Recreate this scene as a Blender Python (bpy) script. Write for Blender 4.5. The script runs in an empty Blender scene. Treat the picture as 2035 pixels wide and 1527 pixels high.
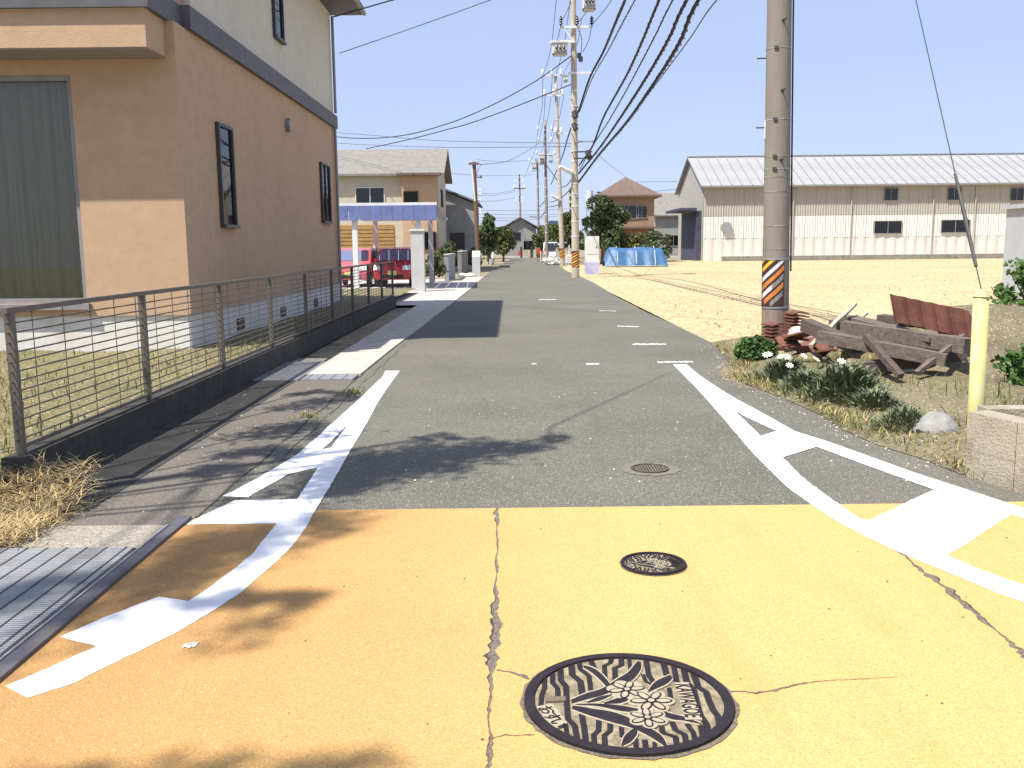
import bpy, bmesh, math, random
import numpy as np
from mathutils import Vector, Matrix
from mathutils.geometry import delaunay_2d_cdt

random.seed(7)
RNG = np.random.default_rng(11)
R = math.radians
scene = bpy.context.scene
COL = scene.collection

# ------------------------------------------------------------------ camera, sky, sun, exposure
FPX, PITCH, ROLL, EYE = 1850.0, R(8.4), R(0.6), 1.5
cam_data = bpy.data.cameras.new("camera")
cam = bpy.data.objects.new("camera", cam_data)
COL.objects.link(cam)
cam.matrix_world = Matrix.Translation((0, 0, EYE)) @ Matrix.Rotation(R(90) - PITCH, 4, 'X') @ Matrix.Rotation(-ROLL, 4, 'Z')
cam_data.sensor_fit = 'HORIZONTAL'
cam_data.sensor_width = 36.0
cam_data.lens = FPX / 2035.0 * 36.0
cam_data.clip_start = 0.05
cam_data.clip_end = 8000
scene.camera = cam

SUN_TRAVEL = Vector((0.45, 0.36, -1.0)).normalized()
SUN_EL = math.asin(-SUN_TRAVEL.z)
SUN_AZ = math.atan2(-SUN_TRAVEL.x, -SUN_TRAVEL.y)
world = bpy.data.worlds.new("World")
scene.world = world
world.use_nodes = True
wt = world.node_tree
sky = wt.nodes.new("ShaderNodeTexSky")
sky.sky_type = 'NISHITA'
sky.sun_disc = False
sky.sun_elevation = SUN_EL
sky.sun_rotation = SUN_AZ
sky.altitude = 0
sky.air_density = 1.0
sky.dust_density = 0.6
sky.ozone_density = 2.5
air = wt.nodes.new("ShaderNodeMix")          # pale autumn air: evens the blue out, everywhere alike
air.data_type = 'RGBA'
air.inputs[0].default_value = 0.7
air.inputs[7].default_value = (3.75, 4.4, 6.6, 1)
wt.links.new(sky.outputs[0], air.inputs[6])
wt.links.new(air.outputs[2], wt.nodes["Background"].inputs[0])
wt.nodes["Background"].inputs[1].default_value = 0.10
sun_data = bpy.data.lights.new("sun", 'SUN')
sun_data.energy = 5.0
sun_data.angle = R(0.55)
sun_data.color = (1.0, 0.95, 0.87)
sun = bpy.data.objects.new("sun", sun_data)
COL.objects.link(sun)
sun.rotation_euler = SUN_TRAVEL.to_track_quat('-Z', 'Y').to_euler()
scene.view_settings.view_transform = 'Standard'
scene.view_settings.look = 'None'
scene.view_settings.exposure = 0.66
scene.view_settings.gamma = 1.0
scene.view_settings.use_curve_mapping = False

# ------------------------------------------------------------------ measuring the place
def ray(px, py):
    u, v = px - 1017.5, py - 763.5
    a = u * math.cos(ROLL) - v * math.sin(ROLL)
    b = u * math.sin(ROLL) + v * math.cos(ROLL)
    return Vector((a, FPX * math.cos(PITCH) - b * math.sin(PITCH), -FPX * math.sin(PITCH) - b * math.cos(PITCH)))

def G(px, py, z=0.0):
    d = ray(px, py)
    return Vector((0, 0, EYE)) + d * ((z - EYE) / d.z)

def D(px, py, Y):
    d = ray(px, py)
    return Vector((0, 0, EYE)) + d * (Y / d.y)

# ------------------------------------------------------------------ materials
MATS = {}
def _new(name):
    m = bpy.data.materials.new(name)
    m.use_nodes = True
    nt = m.node_tree
    b = nt.nodes["Principled BSDF"]
    return m, nt, b

def N(nt, kind, **kw):
    n = nt.nodes.new(kind)
    for k, v in kw.items():
        if k in n.inputs.keys():
            n.inputs[k].default_value = v
        else:
            setattr(n, k, v)
    return n

def ramp(nt, src, stops):
    r = nt.nodes.new("ShaderNodeValToRGB")
    el = r.color_ramp.elements
    while len(el) < len(stops):
        el.new(0.5)
    for e, (p, c) in zip(el, stops):
        e.position = p
        e.color = (c[0], c[1], c[2], 1) if not isinstance(c, (int, float)) else (c, c, c, 1)
    nt.links.new(src, r.inputs[0])
    return r.outputs[0]

def mixc(nt, fac, a, b, mode='MIX'):
    n = nt.nodes.new("ShaderNodeMix")
    n.data_type = 'RGBA'
    n.blend_type = mode
    for sock, val in ((n.inputs[0], fac), (n.inputs[6], a), (n.inputs[7], b)):
        if hasattr(val, "is_output"):
            nt.links.new(val, sock)
        elif isinstance(val, (int, float)):
            sock.default_value = val
        else:
            sock.default_value = (val[0], val[1], val[2], 1)
    return n.outputs[2]

def mat(name, c1, c2=None, scale=3.0, rough=0.8, bump=0.0, bscale=40.0, metal=0.0, detail=6, spec=0.4,
        dirt=None, dscale=1.2, damt=0.5, stretch=None):
    """two-tone noise colour, optional second noise of dirt, optional bump"""
    if name in MATS:
        return MATS[name]
    m, nt, b = _new(name)
    tc = N(nt, "ShaderNodeTexCoord")
    vec = tc.outputs["Object"]
    if stretch:
        mp = N(nt, "ShaderNodeMapping")
        mp.inputs["Scale"].default_value = stretch
        nt.links.new(vec, mp.inputs[0])
        vec = mp.outputs[0]
    if c2 is None:
        c2 = tuple(min(1, x * 1.22 + 0.004) for x in c1)
        c1 = tuple(x * 0.84 for x in c1)
    n1 = N(nt, "ShaderNodeTexNoise", Scale=scale, Detail=detail, Roughness=0.62)
    nt.links.new(vec, n1.inputs["Vector"])
    col = ramp(nt, n1.outputs[0], [(0.32, c1), (0.68, c2)])
    if dirt:
        n2 = N(nt, "ShaderNodeTexNoise", Scale=dscale, Detail=8, Roughness=0.7)
        nt.links.new(vec, n2.inputs["Vector"])
        f = ramp(nt, n2.outputs[0], [(0.5, 0.0), (0.72, damt)])
        col = mixc(nt, f, col, dirt)
    nt.links.new(col, b.inputs["Base Color"])
    b.inputs["Roughness"].default_value = rough
    b.inputs["Metallic"].default_value = metal
    b.inputs["Specular IOR Level"].default_value = spec
    if bump:
        n3 = N(nt, "ShaderNodeTexNoise", Scale=bscale, Detail=5)
        nt.links.new(vec, n3.inputs["Vector"])
        bp = N(nt, "ShaderNodeBump", Strength=bump, Distance=0.02)
        nt.links.new(n3.outputs[0], bp.inputs["Height"])
        nt.links.new(bp.outputs[0], b.inputs["Normal"])
    MATS[name] = m
    return m

def ground_mat(name, lo, hi, speck_l, speck_d, grain=170.0, speck=0.10, bump=0.5, patch=None, patch_amt=0.5, pscale=0.6, rough=0.9,
               tint=None, tint_amt=0.6, tint_scale=0.35, side=None, gcon=0.75):
    """aggregate surface: coarse patches + fine grain + pale and dark chips"""
    m, nt, b = _new(name)
    tc = N(nt, "ShaderNodeTexCoord")
    vec = tc.outputs["Object"]
    big = N(nt, "ShaderNodeTexNoise", Scale=pscale, Detail=7, Roughness=0.65)
    nt.links.new(vec, big.inputs["Vector"])
    col = ramp(nt, big.outputs[0], [(0.3, lo), (0.7, hi)])
    if tint:
        tn = N(nt, "ShaderNodeTexNoise", Scale=tint_scale, Detail=4, Roughness=0.55)
        mp = N(nt, "ShaderNodeMapping")
        mp.inputs["Location"].default_value = (4.3, 1.7, 0)
        nt.links.new(vec, mp.inputs[0])
        nt.links.new(mp.outputs[0], tn.inputs["Vector"])
        col = mixc(nt, ramp(nt, tn.outputs[0], [(0.42, 0.0), (0.66, tint_amt)]), col, tint)
    if side:      # soft tree shade put into the coating colour: browner and darker to the left
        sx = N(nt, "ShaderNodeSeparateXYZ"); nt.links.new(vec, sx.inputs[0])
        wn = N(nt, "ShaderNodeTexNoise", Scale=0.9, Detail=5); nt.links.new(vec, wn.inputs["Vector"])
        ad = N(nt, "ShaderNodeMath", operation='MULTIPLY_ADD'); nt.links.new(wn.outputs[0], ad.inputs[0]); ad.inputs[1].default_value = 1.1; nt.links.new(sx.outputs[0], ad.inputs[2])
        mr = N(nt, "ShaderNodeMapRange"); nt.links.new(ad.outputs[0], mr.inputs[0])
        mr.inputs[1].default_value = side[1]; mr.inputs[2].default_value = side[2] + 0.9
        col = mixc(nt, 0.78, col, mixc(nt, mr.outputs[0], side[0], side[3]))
        # tyre-polished streaks along the road and scuffed brown stains
        mp = N(nt, "ShaderNodeMapping"); mp.inputs["Scale"].default_value = (2.2, 0.35, 1); nt.links.new(vec, mp.inputs[0])
        ws = N(nt, "ShaderNodeTexNoise", Scale=1.3, Detail=6, Roughness=0.6); nt.links.new(mp.outputs[0], ws.inputs["Vector"])
        col = mixc(nt, ramp(nt, ws.outputs[0], [(0.5, 0.0), (0.72, 0.55)]), col, (0.56, 0.29, 0.10))
        s2 = N(nt, "ShaderNodeTexNoise", Scale=2.7, Detail=10, Roughness=0.72); nt.links.new(vec, s2.inputs["Vector"])
        col = mixc(nt, ramp(nt, s2.outputs[0], [(0.58, 0.0), (0.76, 0.5)]), col, (0.36, 0.21, 0.09))
        s3 = N(nt, "ShaderNodeTexNoise", Scale=11, Detail=10, Roughness=0.8); nt.links.new(vec, s3.inputs["Vector"])
        col = mixc(nt, ramp(nt, s3.outputs[0], [(0.66, 0.0), (0.72, 0.55)]), col, (0.24, 0.17, 0.10))
    if patch:
        pn = N(nt, "ShaderNodeTexNoise", Scale=2.3, Detail=9, Roughness=0.75)
        nt.links.new(vec, pn.inputs["Vector"])
        col = mixc(nt, ramp(nt, pn.outputs[0], [(0.55, 0.0), (0.75, patch_amt)]), col, patch)
    v1 = N(nt, "ShaderNodeTexVoronoi", Scale=grain)
    nt.links.new(vec, v1.inputs["Vector"])
    sep = N(nt, "ShaderNodeSeparateColor")
    nt.links.new(v1.outputs["Color"], sep.inputs[0])
    g = ramp(nt, sep.outputs[0], [(0.0, 0.62), (1.0, 1.38)])
    col = mixc(nt, gcon, col, g, 'MULTIPLY')
    fl = ramp(nt, sep.outputs[1], [(1 - speck, 0.0), (1 - speck * 0.7, 0.85)])
    col = mixc(nt, fl, col, speck_l)
    fd = ramp(nt, sep.outputs[2], [(1 - speck * 0.8, 0.0), (1 - speck * 0.5, 0.7)])
    col = mixc(nt, fd, col, speck_d)
    nt.links.new(col, b.inputs["Base Color"])
    b.inputs["Roughness"].default_value = rough
    b.inputs["Specular IOR Level"].default_value = 0.25
    n3 = N(nt, "ShaderNodeTexNoise", Scale=grain * 0.7, Detail=3)
    nt.links.new(vec, n3.inputs["Vector"])
    bp = N(nt, "ShaderNodeBump", Strength=bump, Distance=0.006)
    nt.links.new(n3.outputs[0], bp.inputs["Height"])
    nt.links.new(bp.outputs[0], b.inputs["Normal"])
    MATS[name] = m
    return m

def glass_mat(name, tint, gloss=0.5):
    m, nt, b = _new(name)
    out = nt.nodes["Material Output"]
    tr = N(nt, "ShaderNodeBsdfTransparent")
    tr.inputs[0].default_value = (*tint, 1)
    gl = N(nt, "ShaderNodeBsdfGlossy", Roughness=0.02)
    lw = N(nt, "ShaderNodeFresnel", IOR=1.5)
    ms = N(nt, "ShaderNodeMixShader")
    nt.links.new(lw.outputs[0], ms.inputs[0])
    nt.links.new(tr.outputs[0], ms.inputs[1])
    nt.links.new(gl.outputs[0], ms.inputs[2])
    nt.links.new(ms.outputs[0], out.inputs[0])
    MATS[name] = m
    return m

asphalt = ground_mat("asphalt", (0.106, 0.101, 0.080), (0.148, 0.141, 0.113), (0.34, 0.32, 0.28), (0.055, 0.052, 0.048), grain=150, speck=0.075, gcon=0.6,
                     patch=(0.18, 0.155, 0.12), patch_amt=0.35, pscale=0.5)
patch_asphalt = ground_mat("driveway_asphalt", (0.112, 0.099, 0.082), (0.158, 0.14, 0.116), (0.30, 0.28, 0.25), (0.05, 0.045, 0.04), grain=190, speck=0.05,
                     patch=(0.17, 0.15, 0.11), patch_amt=0.4)
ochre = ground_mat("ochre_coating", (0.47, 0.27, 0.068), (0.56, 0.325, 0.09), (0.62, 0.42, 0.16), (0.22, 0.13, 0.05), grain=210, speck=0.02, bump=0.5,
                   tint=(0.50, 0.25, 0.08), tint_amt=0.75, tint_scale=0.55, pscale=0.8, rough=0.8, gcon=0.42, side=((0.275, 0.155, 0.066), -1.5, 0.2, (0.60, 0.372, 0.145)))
concrete_gr = ground_mat("apron_concrete", (0.22, 0.20, 0.16), (0.31, 0.28, 0.22), (0.48, 0.45, 0.40), (0.11, 0.10, 0.08), grain=120, speck=0.06,
                         patch=(0.22, 0.19, 0.13), patch_amt=0.5)
sand_mat = ground_mat("dry_field_soil", (0.40, 0.305, 0.16), (0.50, 0.39, 0.22), (0.6, 0.5, 0.33), (0.24, 0.18, 0.09), grain=14, speck=0.05, bump=0.4,
                      patch=(0.36, 0.29, 0.16), patch_amt=0.35, pscale=0.15)
verge_mat = ground_mat("verge_soil", (0.115, 0.098, 0.055), (0.215, 0.18, 0.11), (0.40, 0.35, 0.26), (0.08, 0.07, 0.04), grain=60, speck=0.045, bump=0.7,
                       patch=(0.09, 0.11, 0.04), patch_amt=0.65)
garden_mat = ground_mat("garden_soil", (0.11, 0.10, 0.048), (0.22, 0.185, 0.095), (0.38, 0.33, 0.2), (0.08, 0.08, 0.04), grain=40, speck=0.08, bump=0.7,
                        patch=(0.10, 0.13, 0.04), patch_amt=0.7)
terrain_mat = ground_mat("far_ground", (0.20, 0.17, 0.11), (0.29, 0.24, 0.15), (0.34, 0.3, 0.22), (0.1, 0.1, 0.06), grain=5, speck=0.05, bump=0.2)

def paint_mat():
    m, nt, b = _new("white_road_paint")
    tc = N(nt, "ShaderNodeTexCoord")
    n = N(nt, "ShaderNodeTexNoise", Scale=60, Detail=8, Roughness=0.7)
    nt.links.new(tc.outputs["Object"], n.inputs["Vector"])
    n2 = N(nt, "ShaderNodeTexNoise", Scale=1.6, Detail=3)
    nt.links.new(tc.outputs["Object"], n2.inputs["Vector"])
    add = N(nt, "ShaderNodeMath", operation='ADD')
    nt.links.new(n.outputs[0], add.inputs[0])
    nt.links.new(n2.outputs[0], add.inputs[1])
    f = ramp(nt, add.outputs[0], [(0.0, 0.0), (0.66, 0.0)])
    el = ramp(nt, n2.outputs[0], [(0.35, (0.80, 0.80, 0.78)), (0.7, (0.72, 0.715, 0.69))])
    worn = ramp(nt, add.outputs[0], [(0.30, 1.0), (0.34, 0.0)])
    hd = N(nt, "ShaderNodeMath", operation='MULTIPLY')
    hd.inputs[1].default_value = 0.5
    nt.links.new(add.outputs[0], hd.inputs[0])
    worn = ramp(nt, hd.outputs[0], [(0.345, 1.0), (0.36, 0.0)])
    col = mixc(nt, worn, el, (0.22, 0.2, 0.17))
    nt.links.new(col, b.inputs["Base Color"])
    b.inputs["Roughness"].default_value = 0.7
    bp = N(nt, "ShaderNodeBump", Strength=0.3, Distance=0.004)
    n3 = N(nt, "ShaderNodeTexNoise", Scale=150, Detail=3)
    nt.links.new(tc.outputs["Object"], n3.inputs["Vector"])
    nt.links.new(n3.outputs[0], bp.inputs["Height"])
    nt.links.new(bp.outputs[0], b.inputs["Normal"])
    MATS["paint"] = m
    return m
white_paint = paint_mat()
worn_paint = mat("worn_road_paint", (0.16, 0.15, 0.13), (0.85, 0.84, 0.80), scale=38, rough=0.8, detail=9)

iron = mat("cast_iron", (0.015, 0.011, 0.015), (0.028, 0.021, 0.024), scale=30, rough=0.62, bump=0.3, bscale=220, spec=0.25)
iron_dust = mat("dusty_recess", (0.17, 0.138, 0.085), (0.46, 0.385, 0.245), scale=34, rough=0.95, bump=0.6, bscale=300, detail=9, dirt=(0.14, 0.12, 0.10), dscale=9, damt=0.7)
iron_pale = mat("worn_relief_edge", (0.28, 0.24, 0.165), (0.41, 0.35, 0.245), scale=60, rough=0.9, detail=8)
steel = mat("galvanised_steel", (0.29, 0.30, 0.31), (0.38, 0.39, 0.40), scale=5, rough=0.5, metal=0.3, bump=0.1, bscale=60, dirt=(0.2, 0.17, 0.13), dscale=3, damt=0.5)
steel_dk = mat("weathered_steel_angle", (0.10, 0.10, 0.12), (0.15, 0.15, 0.172), scale=9, rough=0.55, metal=0.4, dirt=(0.25, 0.2, 0.14), dscale=4, damt=0.5)
steel_lt = mat("bright_zinc", (0.62, 0.63, 0.64), (0.74, 0.75, 0.76), scale=5, rough=0.5, metal=0.2)
crack_mat = mat("crack_filler", (0.13, 0.108, 0.08), (0.34, 0.28, 0.21), scale=75, rough=0.95, detail=9, bump=0.9, bscale=200)
slab_mat = mat("pale_concrete", (0.40, 0.37, 0.32), (0.50, 0.46, 0.40), scale=5, rough=0.9, bump=0.25, bscale=120, dirt=(0.24, 0.21, 0.17), dscale=3, damt=0.5)
kerb_mat = mat("grey_concrete", (0.20, 0.19, 0.16), (0.29, 0.27, 0.23), scale=6, rough=0.92, bump=0.5, bscale=60, dirt=(0.09, 0.085, 0.06), dscale=2.5, damt=0.8)
wall_dark = mat("moss_and_shade_concrete", (0.035, 0.034, 0.03), (0.07, 0.067, 0.058), scale=6, rough=0.95, bump=0.5, bscale=60, dirt=(0.04, 0.045, 0.03), dscale=2, damt=0.7)
beige_conc = mat("aged_beige_concrete", (0.30, 0.26, 0.19), (0.42, 0.37, 0.28), scale=4, rough=0.93, bump=0.6, bscale=70, dirt=(0.15, 0.12, 0.08), dscale=3.2, damt=0.8)
pole_mat = mat("pole_concrete", (0.215, 0.187, 0.148), (0.25, 0.22, 0.178), scale=6, rough=0.85, bump=0.15, bscale=90, dirt=(0.19, 0.16, 0.12), dscale=2.0, damt=0.4, stretch=(1, 1, 0.25))
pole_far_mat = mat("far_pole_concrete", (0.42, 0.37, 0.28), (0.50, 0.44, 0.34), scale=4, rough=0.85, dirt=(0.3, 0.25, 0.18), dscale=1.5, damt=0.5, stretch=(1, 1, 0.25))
pole_dark_mat = mat("weathered_pole_concrete", (0.22, 0.19, 0.16), (0.30, 0.26, 0.22), scale=4, rough=0.85, stretch=(1, 1, 0.25))
rust_run = mat("rust_streak", (0.27, 0.13, 0.07), (0.24, 0.20, 0.15), scale=14, rough=0.9, stretch=(3, 3, 0.5))
wood_pole = mat("brown_timber_pole", (0.13, 0.07, 0.04), (0.20, 0.115, 0.07), scale=8, rough=0.85, stretch=(4, 4, 0.4))
cable = mat("black_cable", (0.012, 0.013, 0.02), (0.022, 0.023, 0.032), scale=4, rough=0.6)
wire_grey = mat("grey_wire", (0.10, 0.11, 0.14), (0.14, 0.15, 0.18), scale=3, rough=0.6)
plate_dk = mat("hazard_plate_brown", (0.045, 0.02, 0.014), (0.075, 0.032, 0.022), scale=18, rough=0.6, dirt=(0.03, 0.02, 0.02), dscale=9)
st_orange = mat("stripe_orange", (0.50, 0.17, 0.03), (0.62, 0.25, 0.05), scale=20, rough=0.5, dirt=(0.22, 0.07, 0.03), dscale=14, damt=0.6)
st_yellow = mat("stripe_yellow", (0.75, 0.40, 0.03), (0.85, 0.5, 0.05), scale=20, rough=0.5)
st_white = mat("stripe_silver", (0.55, 0.57, 0.62), (0.72, 0.74, 0.78), scale=25, rough=0.45, dirt=(0.2, 0.18, 0.15), dscale=12, damt=0.5)
st_worn = mat("stripe_worn_grey", (0.10, 0.095, 0.08), (0.32, 0.32, 0.31), scale=32, rough=0.6, detail=9)
stucco = mat("peach_stucco", (0.465, 0.318, 0.20), (0.525, 0.364, 0.234), scale=5, rough=0.95, bump=0.4, bscale=90, dirt=(0.36, 0.24, 0.14), dscale=0.6, damt=0.3)
cream = mat("cream_stucco", (0.56, 0.535, 0.45), (0.63, 0.60, 0.51), scale=5, rough=0.95, bump=0.4, bscale=90, dirt=(0.46, 0.43, 0.36), dscale=0.6, damt=0.3)
found = mat("white_foundation", (0.62, 0.60, 0.55), (0.72, 0.70, 0.65), scale=4, rough=0.9, bump=0.3, bscale=70, dirt=(0.45, 0.41, 0.33), dscale=1.5, damt=0.5)
belt_mat = mat("slate_grey_trim", (0.085, 0.085, 0.09), (0.115, 0.115, 0.12), scale=4, rough=0.6)
frame_dk = mat("dark_window_frame", (0.045, 0.043, 0.04), (0.065, 0.06, 0.055), scale=6, rough=0.45)
frame_gr = mat("grey_window_frame", (0.22, 0.21, 0.20), (0.27, 0.26, 0.25), scale=6, rough=0.45)
frame_wh = mat("white_window_frame", (0.62, 0.61, 0.58), (0.7, 0.69, 0.66), scale=6, rough=0.45)
room = mat("dark_room", (0.012, 0.012, 0.012), (0.022, 0.021, 0.02), scale=2, rough=0.9)
curtain = mat("sage_curtain", (0.33, 0.33, 0.23), (0.45, 0.45, 0.33), scale=3, rough=0.95, stretch=(6, 6, 0.2))
pane_glass = glass_mat("window_glass", (0.86, 0.86, 0.83))
car_glass = glass_mat("car_glass", (0.12, 0.13, 0.14))
fence_mat = mat("brown_fence_metal", (0.10, 0.085, 0.068), (0.145, 0.125, 0.10), scale=6, rough=0.55)
red_paint = mat("red_car_paint", (0.42, 0.018, 0.028), (0.50, 0.028, 0.038), scale=1.5, rough=0.22, spec=0.6)
pink_paint = mat("rose_car_paint", (0.52, 0.09, 0.11), (0.58, 0.13, 0.15), scale=1.5, rough=0.25, spec=0.6)
white_car = mat("white_car_paint", (0.70, 0.71, 0.73), (0.76, 0.77, 0.79), scale=1.5, rough=0.25, spec=0.6)
tyre = mat("tyre_rubber", (0.018, 0.018, 0.018), (0.03, 0.03, 0.03), scale=10, rough=0.85)
rim_mat = mat("wheel_alloy", (0.45, 0.45, 0.46), (0.55, 0.55, 0.56), scale=4, rough=0.35, metal=0.6)
lamp_clear = mat("lamp_lens", (0.65, 0.67, 0.70), (0.75, 0.77, 0.8), scale=20, rough=0.15, spec=0.7)
lamp_red = mat("tail_lens", (0.35, 0.02, 0.02), (0.45, 0.03, 0.03), scale=20, rough=0.2)
black_plastic = mat("black_plastic", (0.018, 0.018, 0.018), (0.03, 0.03, 0.03), scale=10, rough=0.5)
plate_white = mat("number_plate", (0.62, 0.58, 0.2), (0.68, 0.64, 0.25), scale=10, rough=0.5)
blue_poly = mat("blue_translucent_roof", (0.12, 0.16, 0.34), (0.17, 0.21, 0.42), scale=3, rough=0.35)
white_metal = mat("white_metal", (0.62, 0.62, 0.60), (0.72, 0.72, 0.70), scale=4, rough=0.5)
corr_white = mat("white_sheet_wall", (0.66, 0.64, 0.58), (0.74, 0.72, 0.66), scale=1.2, rough=0.6, dirt=(0.52, 0.46, 0.36), dscale=0.5, damt=0.45)
corr_beige = mat("beige_sheet_wall", (0.36, 0.338, 0.295), (0.42, 0.395, 0.345), scale=1.0, rough=0.7, dirt=(0.33, 0.28, 0.2), dscale=0.4, damt=0.5)
roof_pale = mat("pale_sheet_roof", (0.29, 0.29, 0.287), (0.34, 0.34, 0.335), scale=0.6, rough=0.55, dirt=(0.24, 0.235, 0.22), dscale=0.4, damt=0.4)
roof_grey = mat("grey_roof_tile", (0.17, 0.16, 0.14), (0.24, 0.225, 0.20), scale=3, rough=0.8, bump=0.5, bscale=8)
roof_blue = mat("blue_grey_roof", (0.12, 0.14, 0.16), (0.18, 0.20, 0.22), scale=3, rough=0.7)
roof_brown = mat("brown_roof_tile", (0.115, 0.08, 0.062), (0.17, 0.115, 0.09), scale=3, rough=0.8)
wall_brown = mat("reddish_brown_wall", (0.22, 0.115, 0.08), (0.29, 0.165, 0.115), scale=2, rough=0.9)
wall_tan = mat("tan_wall", (0.29, 0.19, 0.125), (0.35, 0.235, 0.155), scale=2, rough=0.9)
wall_beige = mat("beige_wall", (0.46, 0.42, 0.32), (0.54, 0.49, 0.38), scale=2, rough=0.9)
wall_grey = mat("grey_wall", (0.26, 0.26, 0.245), (0.33, 0.33, 0.31), scale=2, rough=0.9)
wall_lt = mat("light_grey_wall", (0.45, 0.45, 0.44), (0.54, 0.54, 0.52), scale=2, rough=0.9)
shutter = mat("ochre_shutter", (0.33, 0.19, 0.06), (0.42, 0.25, 0.08), scale=3, rough=0.7)
navy = mat("navy_sheet", (0.045, 0.047, 0.085), (0.07, 0.072, 0.12), scale=2, rough=0.7)
blue_tarp = mat("blue_tarpaulin", (0.04, 0.115, 0.235), (0.065, 0.16, 0.30), scale=3, rough=0.5, bump=0.8, bscale=5)
far_blue = mat("distant_blue_wall", (0.05, 0.075, 0.12), (0.08, 0.105, 0.16), scale=0.3, rough=0.8)
lavender = mat("lavender_panel", (0.42, 0.40, 0.55), (0.5, 0.48, 0.63), scale=3, rough=0.6)
tile_red = mat("rusty_red_tile", (0.13, 0.05, 0.035), (0.21, 0.085, 0.055), scale=16, rough=0.85, bump=0.4, bscale=60, dirt=(0.12, 0.06, 0.04), dscale=9)
timber = mat("weathered_timber", (0.095, 0.075, 0.06), (0.19, 0.155, 0.125), scale=7, rough=0.92, bump=0.6, bscale=30, stretch=(0.4, 3, 3))
timber_dk = mat("dark_timber", (0.075, 0.058, 0.048), (0.13, 0.10, 0.08), scale=7, rough=0.92, bump=0.6, bscale=30, stretch=(0.4, 3, 3))
rust_sheet = mat("rusted_iron_sheet", (0.085, 0.03, 0.022), (0.15, 0.06, 0.04), scale=5, rough=0.85, bump=0.3, bscale=30)
rock_mat = mat("grey_stone", (0.20, 0.19, 0.18), (0.36, 0.35, 0.33), scale=5, rough=0.9, bump=0.7, bscale=22, detail=9)
stone_wh = mat("whitish_stone", (0.50, 0.46, 0.40), (0.66, 0.62, 0.55), scale=7, rough=0.9, bump=0.5, bscale=30)
yellow_guard = mat("yellow_plastic_guard", (0.44, 0.41, 0.13), (0.56, 0.53, 0.23), scale=5, rough=0.6, dirt=(0.45, 0.46, 0.38), dscale=11, damt=0.9)
shed_mat = mat("pale_blue_grey_shed", (0.36, 0.38, 0.40), (0.42, 0.44, 0.46), scale=2, rough=0.5)
leaf_a = mat("dark_leaf", (0.034, 0.058, 0.02), (0.09, 0.12, 0.042), scale=5, rough=0.6)
leaf_b = mat("olive_leaf", (0.06, 0.075, 0.018), (0.12, 0.14, 0.035), scale=5, rough=0.6)
leaf_c = mat("fresh_leaf", (0.035, 0.085, 0.015), (0.075, 0.15, 0.03), scale=9, rough=0.55)
leaf_d = mat("grey_green_blade", (0.06, 0.09, 0.038), (0.20, 0.23, 0.125), scale=14, rough=0.5)
grass_mat = mat("green_grass_blade", (0.09, 0.11, 0.025), (0.2, 0.2, 0.06), scale=8, rough=0.7)
straw = mat("dry_straw", (0.34, 0.24, 0.10), (0.56, 0.43, 0.22), scale=9, rough=0.85)
bark = mat("tree_bark", (0.09, 0.07, 0.05), (0.15, 0.12, 0.09), scale=9, rough=0.95, bump=0.7, bscale=30)
petal = mat("white_petal", (0.78, 0.78, 0.70), (0.84, 0.84, 0.78), scale=10, rough=0.7)
petal_y = mat("yellow_flower_eye", (0.6, 0.42, 0.05), (0.7, 0.5, 0.08), scale=10, rough=0.7)
insul_w = mat("white_porcelain", (0.72, 0.72, 0.70), (0.78, 0.78, 0.76), scale=5, rough=0.3)
insul_d = mat("dark_insulator", (0.025, 0.025, 0.04), (0.04, 0.04, 0.06), scale=5, rough=0.4)
trans_mat = mat("transformer_grey", (0.50, 0.48, 0.44), (0.58, 0.56, 0.52), scale=3, rough=0.5)
red_post = mat("vermilion_post", (0.50, 0.07, 0.03), (0.58, 0.10, 0.045), scale=4, rough=0.5)
wood_lt = mat("pale_fence_wood", (0.42, 0.35, 0.25), (0.52, 0.44, 0.33), scale=6, rough=0.85)
pot_red = mat("terracotta", (0.33, 0.09, 0.05), (0.42, 0.14, 0.08), scale=8, rough=0.85)
blue_box = mat("indigo_box", (0.06, 0.05, 0.13), (0.10, 0.085, 0.18), scale=8, rough=0.6)
cream_card = mat("cream_card", (0.62, 0.56, 0.33), (0.7, 0.64, 0.4), scale=8, rough=0.7)

# ------------------------------------------------------------------ objects and builders
ORG = {}
def _props(o, label=None, cat=None, group=None, kind=None):
    if label: o["label"] = label
    if cat: o["category"] = cat
    if group: o["group"] = group
    if kind: o["kind"] = kind
    return o

def thing(name, label, cat, loc=(0, 0, 0), group=None, rotz=0.0):
    o = bpy.data.objects.new(name, None)
    COL.objects.link(o)
    o.location = loc
    o.rotation_euler = (0, 0, rotz)
    o.empty_display_size = 0.2
    ORG[o.name] = Vector(loc) if rotz == 0.0 else Vector((0, 0, 0))
    return _props(o, label, cat, group)

def struct_root(name, loc=(0, 0, 0)):
    o = bpy.data.objects.new(name, None)
    COL.objects.link(o)
    o.location = loc
    ORG[o.name] = Vector(loc)
    o["kind"] = "structure"
    return o

def link(o, parent):
    COL.objects.link(o)
    if parent is not None:
        o.parent = parent
    return o

def inst(src, name=None, parent=None, loc=(0, 0, 0), rot=(0, 0, 0)):
    o = src.copy()
    if name: o.name = name
    COL.objects.link(o)
    o.parent = parent
    o.location = loc
    o.rotation_euler = rot
    return o

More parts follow.
